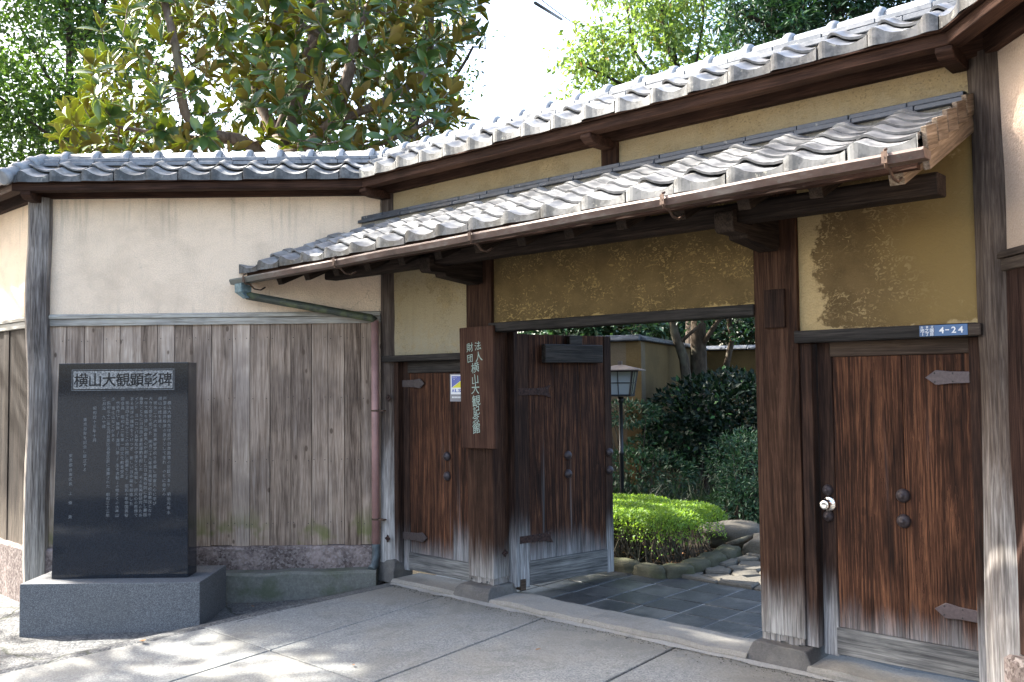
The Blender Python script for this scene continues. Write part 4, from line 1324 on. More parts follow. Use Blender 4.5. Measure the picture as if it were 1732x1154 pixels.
# ------------------------------------------------------------------ lettering
_gl = {}
def glyph(ch, bold=0.0, res=2):
    key = (ch, bold, res)
    if key not in _gl:
        cu = bpy.data.curves.new('glyph', 'FONT')
        cu.body = ch
        cu.size = 1.0
        cu.resolution_u = res
        cu.offset = bold
        ob = bpy.data.objects.new('glyph', cu)
        me = bpy.data.meshes.new_from_object(ob)
        V = [(v.co.x, v.co.y) for v in me.vertices]
        Fc = [tuple(p.vertices) for p in me.polygons]
        bpy.data.objects.remove(ob)
        bpy.data.curves.remove(cu)
        bpy.data.meshes.remove(me)
        if V:
            xs, ys = [a for a, _ in V], [b for _, b in V]
            box_ = (min(xs), min(ys), max(xs), max(ys))
        else:
            box_ = (0, 0, 0, 0)
        _gl[key] = (V, Fc, box_)
    return _gl[key]

def put_glyph(mbx, ch, cx, cz_, sz, fn, bold=0.0, shear=0.0, wob=0.0, rg=None, fit=None, res=2):
    """glyph centred at (cx, cz_) in a plane; fn(a, b) -> xyz. sz = em size; fit = (w,h) forces the box"""
    V, Fc, (x0, y0, x1, y1) = glyph(ch, bold, res)
    if not V:
        return
    mx, my = (x0 + x1) / 2, (y0 + y1) / 2
    sx = sy = sz
    if fit:
        sx, sy = fit[0] / max(1e-6, x1 - x0), fit[1] / max(1e-6, y1 - y0)
    else:
        my = 0.36 if ord(ch) > 0x2000 else my
    rot = rg.uniform(-1, 1) * wob * 0.6 if rg else 0.0
    out = []
    for a, b in V:
        a2, b2 = (a - mx) * sx, (b - my) * sy
        if wob:
            a2 += wob * sz * 0.35 * mnoise.noise(Vector((a * 2.2 + cz_ * 31, b * 2.2, 0.5)))
            b2 += wob * sz * 0.35 * mnoise.noise(Vector((a * 2.2, b * 2.2 + cz_ * 31, 7.5)))
        b2 += a2 * shear
        c, s = math.cos(rot), math.sin(rot)
        out.append(fn(cx + a2 * c - b2 * s, cz_ + a2 * s + b2 * c))
    mbx.add(out, Fc)

# ------------------------------------------------------------------ stone monument
# placed from the left wall frame: x along the wall, y towards it
FV = Vector((-0.674, 0.738, 0))
RV = Vector((0.738, 0.674, 0))
mon_loc = CAM + FV * 6.55 + RV * (-2.93)
mon_loc.z = 0
mon = thing('stone_monument', 'polished black granite memorial slab with carved vertical inscription on a grey granite base', 'monument', mon_loc, RZ_L)
# base: front y=0, back y=0.60 ; x -0.61..0.64
MB().box((-0.615, 0.0, -0.38), (0.675, 0.60, 0.142)).obj('base_block', M_GRANITE, mon, 0.006, 2)
BX0, BX1, BY0, BY1 = -0.445, 0.525, 0.155, 0.345
slab = MB()
t_ = 0.022
sv = [(BX0 - t_, BY0, 0.1425), (BX1 + 0.008, BY0, 0.1425), (BX1 + 0.008, BY1, 0.1425), (BX0 - t_, BY1, 0.1425),
      (BX0 + 0.012, BY0 + 0.004, 1.722), (BX1, BY0 + 0.004, 1.722), (BX1, BY1, 1.722), (BX0 + 0.012, BY1, 1.722)]
slab.add(sv, [(3, 2, 1, 0), (4, 5, 6, 7), (0, 1, 5, 4), (1, 2, 6, 5), (2, 3, 7, 6), (3, 0, 4, 7)])
sl = slab.obj('slab', M_BLACK, mon, 0.004, 2)
def front_y(z):
    return BY0 + 0.004 * (z - 0.1425) / 1.58
# title panel
cx_t = 0.045
TW, TH, TZ = 0.735, 0.132, 1.597
pf = lambda lift: (lambda a, b: (a, front_y(b) - lift, b))
def rect(mbx, x0, z0, x1, z1, lift, mi=0):
    f_ = pf(lift)
    mbx.add([f_(x0, z0), f_(x1, z0), f_(x1, z1), f_(x0, z1)], [(0, 1, 2, 3)], mi)
fr_ = MB()
for e, w_ in ((0.0, 0.004),):
    x0, x1, z0, z1 = cx_t - TW / 2 - 0.012, cx_t + TW / 2 + 0.012, TZ - TH / 2 - 0.012, TZ + TH / 2 + 0.012
    rect(fr_, x0, z0, x1, z0 + w_, 0.0012)
    rect(fr_, x0, z1 - w_, x1, z1, 0.0012)
    rect(fr_, x0, z0 + w_, x0 + w_, z1 - w_, 0.0012)
    rect(fr_, x1 - w_, z0 + w_, x1, z1 - w_, 0.0012)
fr_.obj('title_border', M_ENGR, sl, fix=False)
tp = MB()
rect(tp, cx_t - TW / 2, TZ - TH / 2, cx_t + TW / 2, TZ + TH / 2, 0.0015)
tpo = tp.obj('title_panel', M_TITLEP, sl, fix=False)
tm = MB()
for i, ch in enumerate('横山大観顕彰碑'):
    put_glyph(tm, ch, cx_t - TW / 2 + 0.058 + i * 0.1035, TZ - 0.002, 0.108, pf(0.003), 0.010, 0.03)
tm.obj('title_lettering', M_BLACK, tpo, fix=False)
INS = [(1, '横山大観先生は近代日本画壇の巨匠であり　明治元年水'), (0, '戸藩士酒井捨彦の長子として生れ　のちに母方の'), (0, '横山の姓を継ぐ'),
       (1, '明治二十六年東京美術学校を卒業し岡倉天心に学び'), (0, '大きな感化を受けた　明治二十九年東京美術学校助教授となり'),
       (0, '一年で職を辞し岡倉天心が創設した日本美術院に参加し菱田'), (0, '春草とともに日本画の革新運動を起した　その後美術研究のため'),
       (0, 'インド　ヨーロッパ各地及び中国などを視察し　師天心の思想で'), (0, 'ある東洋の理想をうけつぎ　新しい日本画を創造した'),
       (1, '明治四十五年からこの地に居し画筆をとる　昭和十年帝国美術'), (0, '院会員　昭和十二年第一回文化勲章受章'),
       (1, '代表作に「無我」「瀟湘八景」「生々流転」の他多くの水墨山'), (0, '水　富士山などがある'),
       (1, '昭和三十二年五月台東区名誉区民に推薦された　昭和三十三年'), (0, '二月没　九十歳'), None,
       (2, '昭和四十三年十月'), None, (4.5, '東京百年を記念し建立する'), None, None, (12, '東京都台東区長　上　條　　貢')]
im = MB()
rgi = random.Random(3)
col_w = 0.0345
xcol = cx_t + 0.345
for it in INS:
    if it:
        ind, s_ = it
        n_ = max(len(s_) + ind, 1)
        stp = 0.0335 if n_ < 27 else 0.885 / n_
        if it is INS[-1]:
            stp = 0.0345
        for k, ch in enumerate(s_):
            if ch in '　':
                continue
            put_glyph(im, ch, xcol, 1.455 - (k + ind) * stp, 0.0285, pf(0.0012), 0.004, 0.05, 0.12, rgi, None, 1)
    xcol -= col_w
im.obj('inscription', M_ENGR, sl, fix=False)

# ------------------------------------------------------------------ name board on the left gate post
nb = thing('name_board', 'tall brown wooden name board with pale green brushed characters on the left gate post', 'sign', (0.975, -0.03, 1.07))
board_o = MB().box((-0.172, -0.032, 0.0), (0.172, -0.004, 0.885)).obj('board', W_SIGN, nb, 0.004, 1, None, (0, R(-1.0), 0))
lm = MB()
rgb_ = random.Random(5)
bf = lambda a, b: (a, -0.0335, b)
for ch, a, b, s_ in (('財', -0.062, 0.735, 0.082), ('団', -0.062, 0.655, 0.07), ('法', 0.02, 0.742, 0.078), ('人', 0.028, 0.665, 0.085),
                     ('横', -0.012, 0.585, 0.092), ('山', -0.014, 0.50, 0.088), ('大', -0.012, 0.432, 0.092), ('観', -0.008, 0.345, 0.096),
                     ('記', -0.008, 0.272, 0.080), ('念', -0.014, 0.212, 0.078), ('館', -0.012, 0.145, 0.092)):
    put_glyph(lm, ch, a, b, s_ * 0.9, bf, 0.004, 0.12, 0.16, rgb_, None, 3)
lm.obj('lettering', M_MINT, board_o, fix=False)

# ------------------------------------------------------------------ address plate on the right lintel
ap = thing('address_plate', 'small blue and white street address plate 4-24 on the dark lintel', 'sign', (4.20, -0.0565, 1.752))
pb = MB()
pb.box((-0.135, -0.004, 0.0), (0.088, 0.0, 0.054))
po = pb.obj('plate', M_BLUE, ap, 0.001)
MB().box((-0.1345, -0.0048, 0.0005), (-0.062, -0.004, 0.0535)).obj('ward_field', M_BLUE2, po)
am = MB()
af = lambda a, b: (a, -0.0058, b)
for i, ch in enumerate('台東区'):
    put_glyph(am, ch, -0.122 + i * 0.0245, 0.0455, 0.0125, af, 0.006)
for i, ch in enumerate('池之端'):
    put_glyph(am, ch, -0.121 + i * 0.0225, 0.029, 0.021, af, 0.008)
for i, ch in enumerate('1丁目'):
    put_glyph(am, ch, -0.119 + i * 0.0215, 0.0105, 0.019, af, 0.008)
for ch, a, w_ in (('4', -0.030, 0.023), ('-', -0.004, 0.014), ('2', 0.026, 0.021), ('4', 0.057, 0.023)):
    if ch == '-':
        am.add([af(a - 0.009, 0.026), af(a + 0.009, 0.026), af(a + 0.009, 0.0305), af(a - 0.009, 0.0305)], [(0, 1, 2, 3)])
    else:
        put_glyph(am, ch, a, 0.0275, 0.04, af, 0.018, 0, 0, None, (w_, 0.031))
am.obj('lettering', M_WHITE, po, fix=False)

# ------------------------------------------------------------------ security sticker on the left door
sk = thing('security_sticker', 'blue and yellow security sticker on the left side door, half behind the name board', 'sticker', (0.70, 0.0475, 1.405))
so = MB().box((-0.125, -0.004, 0.0), (0.075, 0.0, 0.21)).obj('sleeve', M_CLEAR, sk, 0.001)
sf_ = lambda a, b: (a, -0.0052, b)
k = MB()
k.add([sf_(-0.113, 0.055), sf_(0.065, 0.055), sf_(0.065, 0.200), sf_(-0.113, 0.200)], [(0, 1, 2, 3)])
k.obj('white_field', M_WHITE, so, fix=False)
sf2 = lambda a, b: (a, -0.0060, b)
MB().add([sf2(-0.105, 0.105), sf2(0.06, 0.193), sf2(-0.105, 0.193)], [(0, 1, 2)]).obj('blue_triangle', M_STICKB, so, fix=False)
MB().add([sf2(-0.100, 0.105), sf2(0.06, 0.105), sf2(0.06, 0.190)], [(0, 1, 2)]).obj('yellow_triangle', M_STICKY, so, fix=False)
sf3 = lambda a, b: (a, -0.0068, b)
k = MB()
for i, ch in enumerate('ALSOK'):
    put_glyph(k, ch, -0.088 + i * 0.035, 0.083, 0.04, sf3, 0.03, 0, 0, None, (0.030, 0.024))
k.obj('lettering', M_STICKB, so, fix=False)
k = MB()
for i, ch in enumerate('Security'):
    put_glyph(k, ch, -0.095 + i * 0.0062, 0.181, 0.010, sf3, 0.01)
for i, ch in enumerate('On'):
    put_glyph(k, ch, -0.078 + i * 0.008, 0.168, 0.010, sf3, 0.01)
k.obj('small_lettering', M_WHITE, so, fix=False)
k = MB()
for i in range(11):
    k.add([sf3(-0.1 + i * 0.0155, 0.026), sf3(-0.089 + i * 0.0155, 0.026), sf3(-0.089 + i * 0.0155, 0.038), sf3(-0.1 + i * 0.0155, 0.038)], [(0, 1, 2, 3)])
k.obj('print_line', M_WHITE, so, fix=False)

# ------------------------------------------------------------------ garden behind the gate
paving = tag(box('garden_paving', (0.2, 0.147, -0.05), (4.4, 1.36, 0.011), M_JOINT), kind='structure')
pt = MB().box((-0.1455, -0.1455, -0.02), (0.1455, 0.1455, 0.0)).mesh('paving_tile', M_PAVE, 0.004)
for i in range(14):
    for j in range(4):
        link('paving_tile', pt, paving, (0.36 + i * 0.302, 0.30 + j * 0.302, 0.016 + random.uniform(-0.002, 0.002)), (random.uniform(-0.006, 0.006), random.uniform(-0.006, 0.006), random.choice((0, math.pi / 2, math.pi))))

def pebble(name, mat, parent, loc, sx, sy, sz, rz, seed, n=1, flat=0.6):
    bm = bmesh.new()
    bmesh.ops.create_icosphere(bm, subdivisions=3, radius=1.0)
    for v in bm.verts:
        d = v.co.normalized()
        q = 1.0 / (abs(d.x) ** 4.5 + abs(d.y) ** 4.5 + abs(d.z) ** 4.5) ** (1 / 4.5)
        r = q * (1 + 0.20 * mnoise.noise(d * 1.5 + Vector((seed, 0, 0))) + 0.09 * mnoise.noise(d * 4.5 + Vector((seed, 3, 0))))
        v.co = Vector((d.x * r * sx, d.y * r * sy, d.z * r * sz))
    me = bpy.data.meshes.new(name)
    bm.to_mesh(me)
    bm.free()
    me.materials.append(mat)
    for p in me.polygons:
        p.use_smooth = True
    return link(name, me, parent, loc, (0, 0, rz))

# border stones round the hedge bed
bs = []
x = 0.85
sd = 0
for ln in (0.20, 0.36, 0.27):
    bs.append((x + ln / 2, 1.34 + 0.02 * random.uniform(-1, 1) - (x - 0.85) * 0.06, ln / 2 + 0.012, 0.075, 0.0))
    x += ln
for (bx, by, hx_, hy_, rz_) in bs + [(1.70, 1.42, 0.13, 0.09, 1.1), (1.70, 1.68, 0.16, 0.095, 1.65), (1.67, 1.98, 0.17, 0.10, 1.7), (1.63, 2.32, 0.19, 0.1, 1.75)]:
    sd += 1.7
    o = pebble('border_stone', M_MOSSY, None, (bx, by, 0.035), hx_, hy_, 0.065, rz_, sd)
    tag(o, None, 'stone', 'mossy stones edging the hedge bed')
    bs_l = ['mossy border stone nearest the open door leaf', 'second mossy border stone from the open leaf', 'third mossy border stone from the open leaf',
            'mossy border stone at the corner of the hedge bed', 'rounded mossy border stone just behind the corner of the bed', 'long mossy border stone beside the flagstone path',
            'farthest mossy border stone along the path edge']
    o['label'] = bs_l[int(round(sd / 1.7)) - 1]
tag(pebble('boulder', M_FLAG, None, (1.33, 2.95, 0.10), 0.27, 0.17, 0.11, 0.3, 31.0), 'flat grey boulder at the far right end of the hedge', 'boulder')
tag(pebble('boulder', M_FLAG, None, (1.95, 2.72, 0.06), 0.30, 0.22, 0.12, 0.2, 37.0), 'rounded pale boulder half hidden by the right gate post', 'boulder')
tag(MB().tube([(1.55, 2.45, 0.09), (1.62, 2.72, 0.12), (1.75, 2.98, 0.14), (2.1, 3.15, 0.15)], [0.022, 0.03, 0.03, 0.028], 8).obj('fallen_branch', M_BARKG), 'bare brown branch lying between the boulders', 'branch')

# flagstone path: irregular stones grown from scattered seeds
path = tag(box('garden_path', (1.74, 1.365, -0.05), (4.3, 6.0, 0.0), M_SOIL), kind='structure')
rgp = random.Random(17)
seeds = []
tries = 0
while len(seeds) < 170 and tries < 12000:
    tries += 1
    p = (rgp.uniform(1.72, 3.9), rgp.uniform(1.40, 4.9))
    if all(((p[0] - q[0]) * 0.75) ** 2 + ((p[1] - q[1]) * 1.0) ** 2 > 0.145 ** 2 for q in seeds):
        seeds.append(p)
def clip_poly(poly, px_, py_, nx_, ny_):
    out = []
    for i in range(len(poly)):
        a, b = poly[i], poly[(i + 1) % len(poly)]
        da = (a[0] - px_) * nx_ + (a[1] - py_) * ny_
        db = (b[0] - px_) * nx_ + (b[1] - py_) * ny_
        if da <= 0: out.append(a)
        if da * db < 0:
            t = da / (da - db)
            out.append((a[0] + (b[0] - a[0]) * t, a[1] + (b[1] - a[1]) * t))
    return out
for s in seeds:
    poly = [(s[0] - 0.4, s[1] - 0.4), (s[0] + 0.4, s[1] - 0.4), (s[0] + 0.4, s[1] + 0.4), (s[0] - 0.4, s[1] + 0.4)]
    poly = clip_poly(poly, 0, 1.37, 0, -1)
    poly = clip_poly(poly, 1.76, 0, -1, 0)
    for q in seeds:
        if q is s: continue
        dx, dy = q[0] - s[0], q[1] - s[1]
        d = math.hypot(dx, dy)
        if d < 0.9:
            poly = clip_poly(poly, s[0] + dx / 2 - dx / d * 0.009, s[1] + dy / 2 - dy / d * 0.009, dx / d, dy / d)
            if len(poly) < 3: break
    if len(poly) < 3: continue
    zt = 0.03 + rgp.uniform(-0.012, 0.018)
    cx_, cy_ = sum(p[0] for p in poly) / len(poly), sum(p[1] for p in poly) / len(poly)
    tx, ty = rgp.uniform(-0.05, 0.05), rgp.uniform(-0.05, 0.05)
    n_ = len(poly)
    top = [(cx_ + (a - cx_) * 0.9, cy_ + (b - cy_) * 0.9, zt + (a - cx_) * tx + (b - cy_) * ty) for a, b in poly]
    mid = [(a, b, zt - 0.014 + (a - cx_) * tx + (b - cy_) * ty) for a, b in poly]
    bot = [(a, b, -0.01) for a, b in poly]
    f_ = [tuple(range(n_))]
    for l in (0, n_):
        f_ += [(l + i, l + n_ + i, l + n_ + (i + 1) % n_, l + (i + 1) % n_) for i in range(n_)]
    MB().add(top + mid + bot, f_).obj('path_stone', M_FLAG, path)

# garden lamp
lamp = thing('garden_lamp', 'dark garden lantern with pale glass panes on a thin post behind the open leaf', 'lamp', (-0.34, 3.545, 0.0), R(25))
MB().lathe([(0.035, 0.0), (0.03, 0.02), (0.024, 0.05), (0.023, 0.72), (0.030, 0.73), (0.030, 0.76), (0.023, 0.77), (0.022, 1.30), (0.034, 1.31), (0.034, 1.37)], 12).obj('post', M_LAMPM, lamp)
zb, zt_ = 1.375, 1.655
rb, rt_ = 0.125, 0.165
hd = MB()
q = lambda r, z: [(-r, -r, z), (r, -r, z), (r, r, z), (-r, r, z)]
v = q(rb + 0.012, zb) + q(rb + 0.012, zb + 0.022)
hd.add(v, [(3, 2, 1, 0), (4, 5, 6, 7)] + [(i, (i + 1) % 4, 4 + (i + 1) % 4, 4 + i) for i in range(4)])
for i in range(4):
    a, b = Vector(q(rb, zb + 0.02)[i]), Vector(q(rt_, zt_)[i])
    hd.tube([a, b], 0.011, 4, smooth=False)
    c, d = Vector(q(rb, zb + 0.02)[(i + 1) % 4]), Vector(q(rt_, zt_)[(i + 1) % 4])
    hd.tube([(a + c) / 2, (b + d) / 2], 0.005, 4, smooth=False)
    hd.tube([(a + b) / 2, (c + d) / 2], 0.005, 4, smooth=False)
    hd.tube([b, d], 0.008, 4, smooth=False)
head = hd.obj('lantern_frame', M_LAMPM, lamp)
for i in range(4):
    a, c = Vector(q(rb - 0.004, zb + 0.022)[i]), Vector(q(rb - 0.004, zb + 0.022)[(i + 1) % 4])
    b, d = Vector(q(rt_ - 0.004, zt_ - 0.002)[i]), Vector(q(rt_ - 0.004, zt_ - 0.002)[(i + 1) % 4])
    nn = (c - a).cross(b - a).normalized() * 0.003
    MB().add([a, c, d, b, a - nn, c - nn, d - nn, b - nn], [(0, 1, 2, 3), (7, 6, 5, 4), (0, 4, 5, 1), (1, 5, 6, 2), (2, 6, 7, 3), (3, 7, 4, 0)]).obj('pane', M_LAMPG if i in (0, 3) else M_LAMPG2, head)
rf = MB()
v = q(0.25, zt_ + 0.004) + q(0.25, zt_ + 0.014) + q(0.06, zt_ + 0.065) + q(0.03, zt_ + 0.07)
rf.add(v, [(3, 2, 1, 0), (12, 13, 14, 15)] + [(4 * l + i, 4 * l + (i + 1) % 4, 4 * l + 4 + (i + 1) % 4, 4 * l + 4 + i) for l in range(3) for i in range(4)])
rf.box((-0.022, -0.022, zt_ + 0.07), (0.022, 0.022, zt_ + 0.115))
rf.obj('lamp_roof', M_LAMPR, lamp)

# inner garden wall with a tiled coping
gwx, gwy = -1.04, 5.0
def far_pt(px, depth):
    p = CAM + (px_ray(px, 640) * 1.0) * (depth / px_ray(px, 640).dot(Vector((FW.x, FW.y, 0)).normalized()))
    return Vector((p.x, p.y, 0))
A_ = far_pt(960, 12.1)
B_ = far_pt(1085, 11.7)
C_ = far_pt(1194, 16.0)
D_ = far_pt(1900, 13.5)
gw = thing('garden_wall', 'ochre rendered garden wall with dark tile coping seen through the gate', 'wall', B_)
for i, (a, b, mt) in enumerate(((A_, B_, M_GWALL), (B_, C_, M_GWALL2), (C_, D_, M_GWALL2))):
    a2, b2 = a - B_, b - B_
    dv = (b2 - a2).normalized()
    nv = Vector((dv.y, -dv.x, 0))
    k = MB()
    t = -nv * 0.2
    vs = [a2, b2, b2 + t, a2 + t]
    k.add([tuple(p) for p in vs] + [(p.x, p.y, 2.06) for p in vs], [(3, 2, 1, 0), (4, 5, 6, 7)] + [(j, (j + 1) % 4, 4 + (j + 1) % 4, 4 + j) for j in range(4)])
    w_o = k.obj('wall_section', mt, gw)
    ln = (b2 - a2).length
    nt_ = max(1, int(ln / 0.36))
    for j in range(nt_):
        c = a2 + dv * (ln * (j + 0.5) / nt_) - nv * 0.1
        h = ln / nt_ / 2 - 0.004
        k = MB()
        pr = [(-0.17, 0.0), (-0.17, 0.03), (-0.06, 0.075), (0.06, 0.085), (0.17, 0.03), (0.17, 0.0)]
        k.prism(pr, -h, h, fn=lambda p_, z_, d_: (d_, -p_, z_))
        k.obj('coping_tile', M_SLATE_SHADE, w_o, 0.01, 1, (c.x, c.y, 2.062), (0, 0, math.atan2(dv.y, dv.x)))

# utility cable in the sky
c0, c1 = CAM + px_ray(880, -30) * 19, CAM + px_ray(1010, 62) * 26
tag(MB().tube([c0 + (c1 - c0) * t - Vector((0, 0, 0.35 * t * (1 - t))) for t in [i / 12 for i in range(-6, 22)]], 0.012, 5).obj('utility_cable', M_CABLE), 'thin black overhead cable crossing the white sky', 'cable')
c0, c1 = CAM + px_ray(905, 5) * 19.5, CAM + px_ray(950, 33) * 24
tag(MB().tube([c0, c1], 0.035, 6).obj('cable_sleeve', M_CABLE), 'thick dark sleeve on the overhead cable in the sky', 'cable')

# ------------------------------------------------------------------ vegetation
rng = np.random.default_rng(12)

def leaf_template(L=1.0, Wd=0.42, fold=0.18, droop=0.12, seg=3, ovate=0.5, pw=0.8):
    """pointed leaf along +x, lying in xy; midrib at y=0. returns verts, quads (top side up)"""
    v, f = [], []
    for i in range(seg + 1):
        t = i / seg
        w = Wd / 2 * (math.sin(math.pi * (t ** ovate if t > 0 else 0)) ** pw if 0 < t < 1 else 0.03)
        z = -droop * t * t * L
        x = t * L
        v += [(x, -w * L, z + fold * w * L), (x, 0, z), (x, w * L, z + fold * w * L)]
    for i in range(seg):
        a = i * 3
        f += [(a, a + 3, a + 4, a + 1), (a + 1, a + 4, a + 5, a + 2)]
    return np.array(v), np.array(f)

def quad_leaf(L=1.0, Wd=0.5, fold=0.25):
    v = np.array([(0, 0, 0), (0.45 * L, -Wd / 2 * L, fold * Wd / 2 * L), (L, 0, -0.08 * L), (0.45 * L, Wd / 2 * L, fold * Wd / 2 * L)])
    f = np.array([(0, 1, 2), (0, 2, 3)])
    return v, f

def frames(dirs, ups):
    """rotation matrices with x along dirs and z near ups"""
    x = dirs / np.maximum(1e-9, np.linalg.norm(dirs, axis=1, keepdims=True))
    y = np.cross(ups, x)
    ln = np.linalg.norm(y, axis=1, keepdims=True)
    bad = ln[:, 0] < 1e-3
    y[bad] = np.cross(np.array([[0.3, 0.9, 0.1]]), x[bad])
    y /= np.maximum(1e-9, np.linalg.norm(y, axis=1, keepdims=True))
    z = np.cross(x, y)
    return np.stack([x, y, z], axis=2)

def scatter_mesh(name, V0, F0, pos, Rm, sc, mats):
    n = len(pos)
    V = np.einsum('nij,vj->nvi', Rm, V0) * sc[:, None, None] + pos[:, None, :]
    F = F0[None] + (np.arange(n) * len(V0))[:, None, None]
    return np_mesh(name, V.reshape(-1, 3), F.reshape(-1, F0.shape[1]), mats)

def unit(n, up_bias=0.0):
    d = rng.normal(size=(n, 3))
    d[:, 2] += up_bias
    return d / np.linalg.norm(d, axis=1, keepdims=True)

def branch_out(mb_, nodes, tips, r_tip, r_base, wob=0.12, sides=5, maxr=0.05):
    """join every tip to the nearest earlier node with a bent tapering twig; nodes: list of (pos, radius)"""
    P = [np.array(p) for p, _ in nodes]
    Rr = [r for _, r in nodes]
    root = P[0]
    order = np.argsort(np.linalg.norm(tips - np.mean(P, axis=0), axis=1))
    starts = {}
    for i in order:
        t = tips[i]
        A = np.array(P)
        # prefer nodes that lie below and inwards
        d = np.linalg.norm(A - t, axis=1) + 0.55 * np.maximum(0, A[:, 2] - t[2])
        j = int(np.argmin(d))
        a = A[j]
        ln = np.linalg.norm(t - a)
        mid = (a + t) / 2 + rng.normal(size=3) * wob * ln + np.array([0, 0, -0.10 * ln])
        q = (a + mid * 2 + t) / 4
        r0 = min(Rr[j] * 0.75, maxr, r_base * max(0.35, min(1, ln)))
        pts = [a, (a * 0.6 + mid * 0.8 + t * 0.1) / 1.5, mid, (a * 0.1 + mid * 0.8 + t * 0.6) / 1.5, t]
        rs = [r0, r0 * 0.8, r0 * 0.65, (r0 * 0.4 + r_tip * 0.6), r_tip]
        mb_.tube(pts, rs, sides, cap=False)
        for w_, rr in ((1, rs[1]), (2, rs[2]), (3, rs[3]), (4, r_tip)):
            P.append(np.array(pts[w_]))
            Rr.append(rr)
        starts[i] = (t - mid) / max(1e-6, np.linalg.norm(t - mid))
    return starts

def ell_points(n, c, r, hollow=0.35):
    d = rng.normal(size=(n, 3))
    d /= np.linalg.norm(d, axis=1, keepdims=True)
    k = (hollow ** 3 + (1 - hollow ** 3) * rng.random((n, 1))) ** (1 / 3)
    return np.array(c) + d * k * np.array(r)

def cam_pt(px, py, depth):
    d = px_ray(px, py)
    return CAM + d * (depth / d.dot(FW))

def limb(mb_, pts, r0, r1, sides=9, wob=0.03, n=14):
    """smooth limb through the points; returns nodes"""
    pts = [Vector(p) for p in pts]
    out, k = [], len(pts) - 1
    for s in range(n + 1):
        t = s / n * k
        i = min(int(t), k - 1)
        u = t - i
        p0, p1, p2, p3 = pts[max(i - 1, 0)], pts[i], pts[i + 1], pts[min(i + 2, k)]
        p = 0.5 * ((2 * p1) + (p2 - p0) * u + (2 * p0 - 5 * p1 + 4 * p2 - p3) * u * u + (3 * p1 - p0 - 3 * p2 + p3) * u ** 3)
        p = p + Vector((mnoise.noise(p * 1.3), mnoise.noise(p * 1.3 + Vector((9, 0, 0))), 0)) * wob
        out.append(p)
    rs = [r0 + (r1 - r0) * (s / n) ** 0.8 for s in range(n + 1)]
    mb_.tube(out, rs, sides, cap=True)
    return [(tuple(p), r) for p, r in zip(out, rs)]

def cluster_tree(name, label, cat, base, limbs, crown, n_tips, per_tip, leaf_L, mat_leaf, mat_bark, spread=0.28, group=None, hollow=0.35,
                 tmpl=None, droop=0.0, r_tip=0.004, r_base=0.03, flat=0.6, keep=None):
    """a tree: limbs (list of point lists with radii), crown ellipsoids, leafy tips"""
    root = thing(name, label, cat, base, 0, group)
    wood_ = MB()
    nodes = []
    B = Vector(base)
    for pts, r0, r1 in limbs:
        nodes += limb(wood_, [Vector(p) - B for p in pts], r0, r1)
    tips = []
    tot = sum(c[1][0] * c[1][1] * c[1][2] for c in crown)
    for c, r in crown:
        k = max(3, int(n_tips * r[0] * r[1] * r[2] / tot))
        tips.append(ell_points(k, Vector(c) - B, r, hollow))
    tips = np.concatenate(tips)
    if keep is not None:
        tips = tips[[keep(Vector(t) + B) for t in tips]]
    branch_out(wood_, nodes, tips, r_tip, r_base, sides=4)
    wood_.obj('trunk', mat_bark, root, fix=False)
    n = len(tips) * per_tip
    cen = np.repeat(tips, per_tip, axis=0)
    off = unit(n) * (rng.random((n, 1)) ** 0.5) * spread * np.array([1, 1, flat])
    pos = cen + off
    dirs = off / np.maximum(1e-6, np.linalg.norm(off, axis=1, keepdims=True)) * 0.8 + unit(n) * 0.7
    dirs[:, 2] -= droop
    ups = unit(n, 1.6)
    V0, F0 = tmpl or quad_leaf()
    sc = leaf_L * rng.uniform(0.65, 1.2, n)
    me = scatter_mesh('crown', V0, F0, pos, frames(dirs, ups), sc, mat_leaf)
    cr = link('crown', me, root)
    cr['kind'] = 'stuff'
    return root

# ---- the big magnolia behind the left wall
mg_base = cam_pt(455, 640, 9.6)
mg_base.z = 0.0
mag = thing('magnolia_tree', 'large magnolia with glossy leaves and rusty undersides leaning over the left wall', 'tree', mg_base)
mw = MB()
def mp(px, py, depth):
    return cam_pt(px, py, depth) - mg_base
nodes = []
nodes += limb(mw, [Vector((0, 0, 0)), mp(460, 420, 9.6), mp(480, 240, 9.5), mp(520, 120, 9.5), mp(540, 0, 9.5), mp(520, -200, 9.7), mp(500, -500, 9.9)], 0.16, 0.05)
nodes += limb(mw, [mp(470, 300, 9.55), mp(420, 243, 9.2), mp(350, 225, 9.0), mp(310, 190, 8.9), mp(300, 100, 8.8), mp(280, 10, 8.8), mp(240, -120, 8.9)], 0.075, 0.03)
nodes += limb(mw, [mp(475, 270, 9.5), mp(560, 215, 9.2), mp(590, 120, 9.0), mp(600, 60, 9.0), mp(640, -30, 8.9), mp(680, -160, 9.0)], 0.085, 0.03)
nodes += limb(mw, [mp(480, 240, 9.5), mp(430, 150, 9.7), mp(460, 60, 9.6), mp(470, 0, 9.4), mp(420, -100, 9.3)], 0.07, 0.025)
nodes += limb(mw, [mp(520, 90, 9.5), mp(540, 60, 9.2), mp(500, 30, 9.0), mp(490, -60, 8.9)], 0.05, 0.02)
nodes += limb(mw, [mp(560, 210, 9.2), mp(650, 170, 9.1), mp(720, 120, 9.1), mp(730, 30, 9.1), mp(740, -80, 9.2)], 0.05, 0.02)
nodes += limb(mw, [mp(470, 330, 9.6), mp(540, 270, 9.3), mp(650, 240, 9.2), mp(740, 200, 9.1)], 0.05, 0.02)
nodes += limb(mw, [mp(420, 243, 9.2), mp(300, 230, 9.0), mp(200, 215, 8.9)], 0.04, 0.015)
nodes += limb(mw, [mp(500, -200, 9.7), mp(300, -330, 9.6), mp(150, -420, 9.6)], 0.05, 0.02)
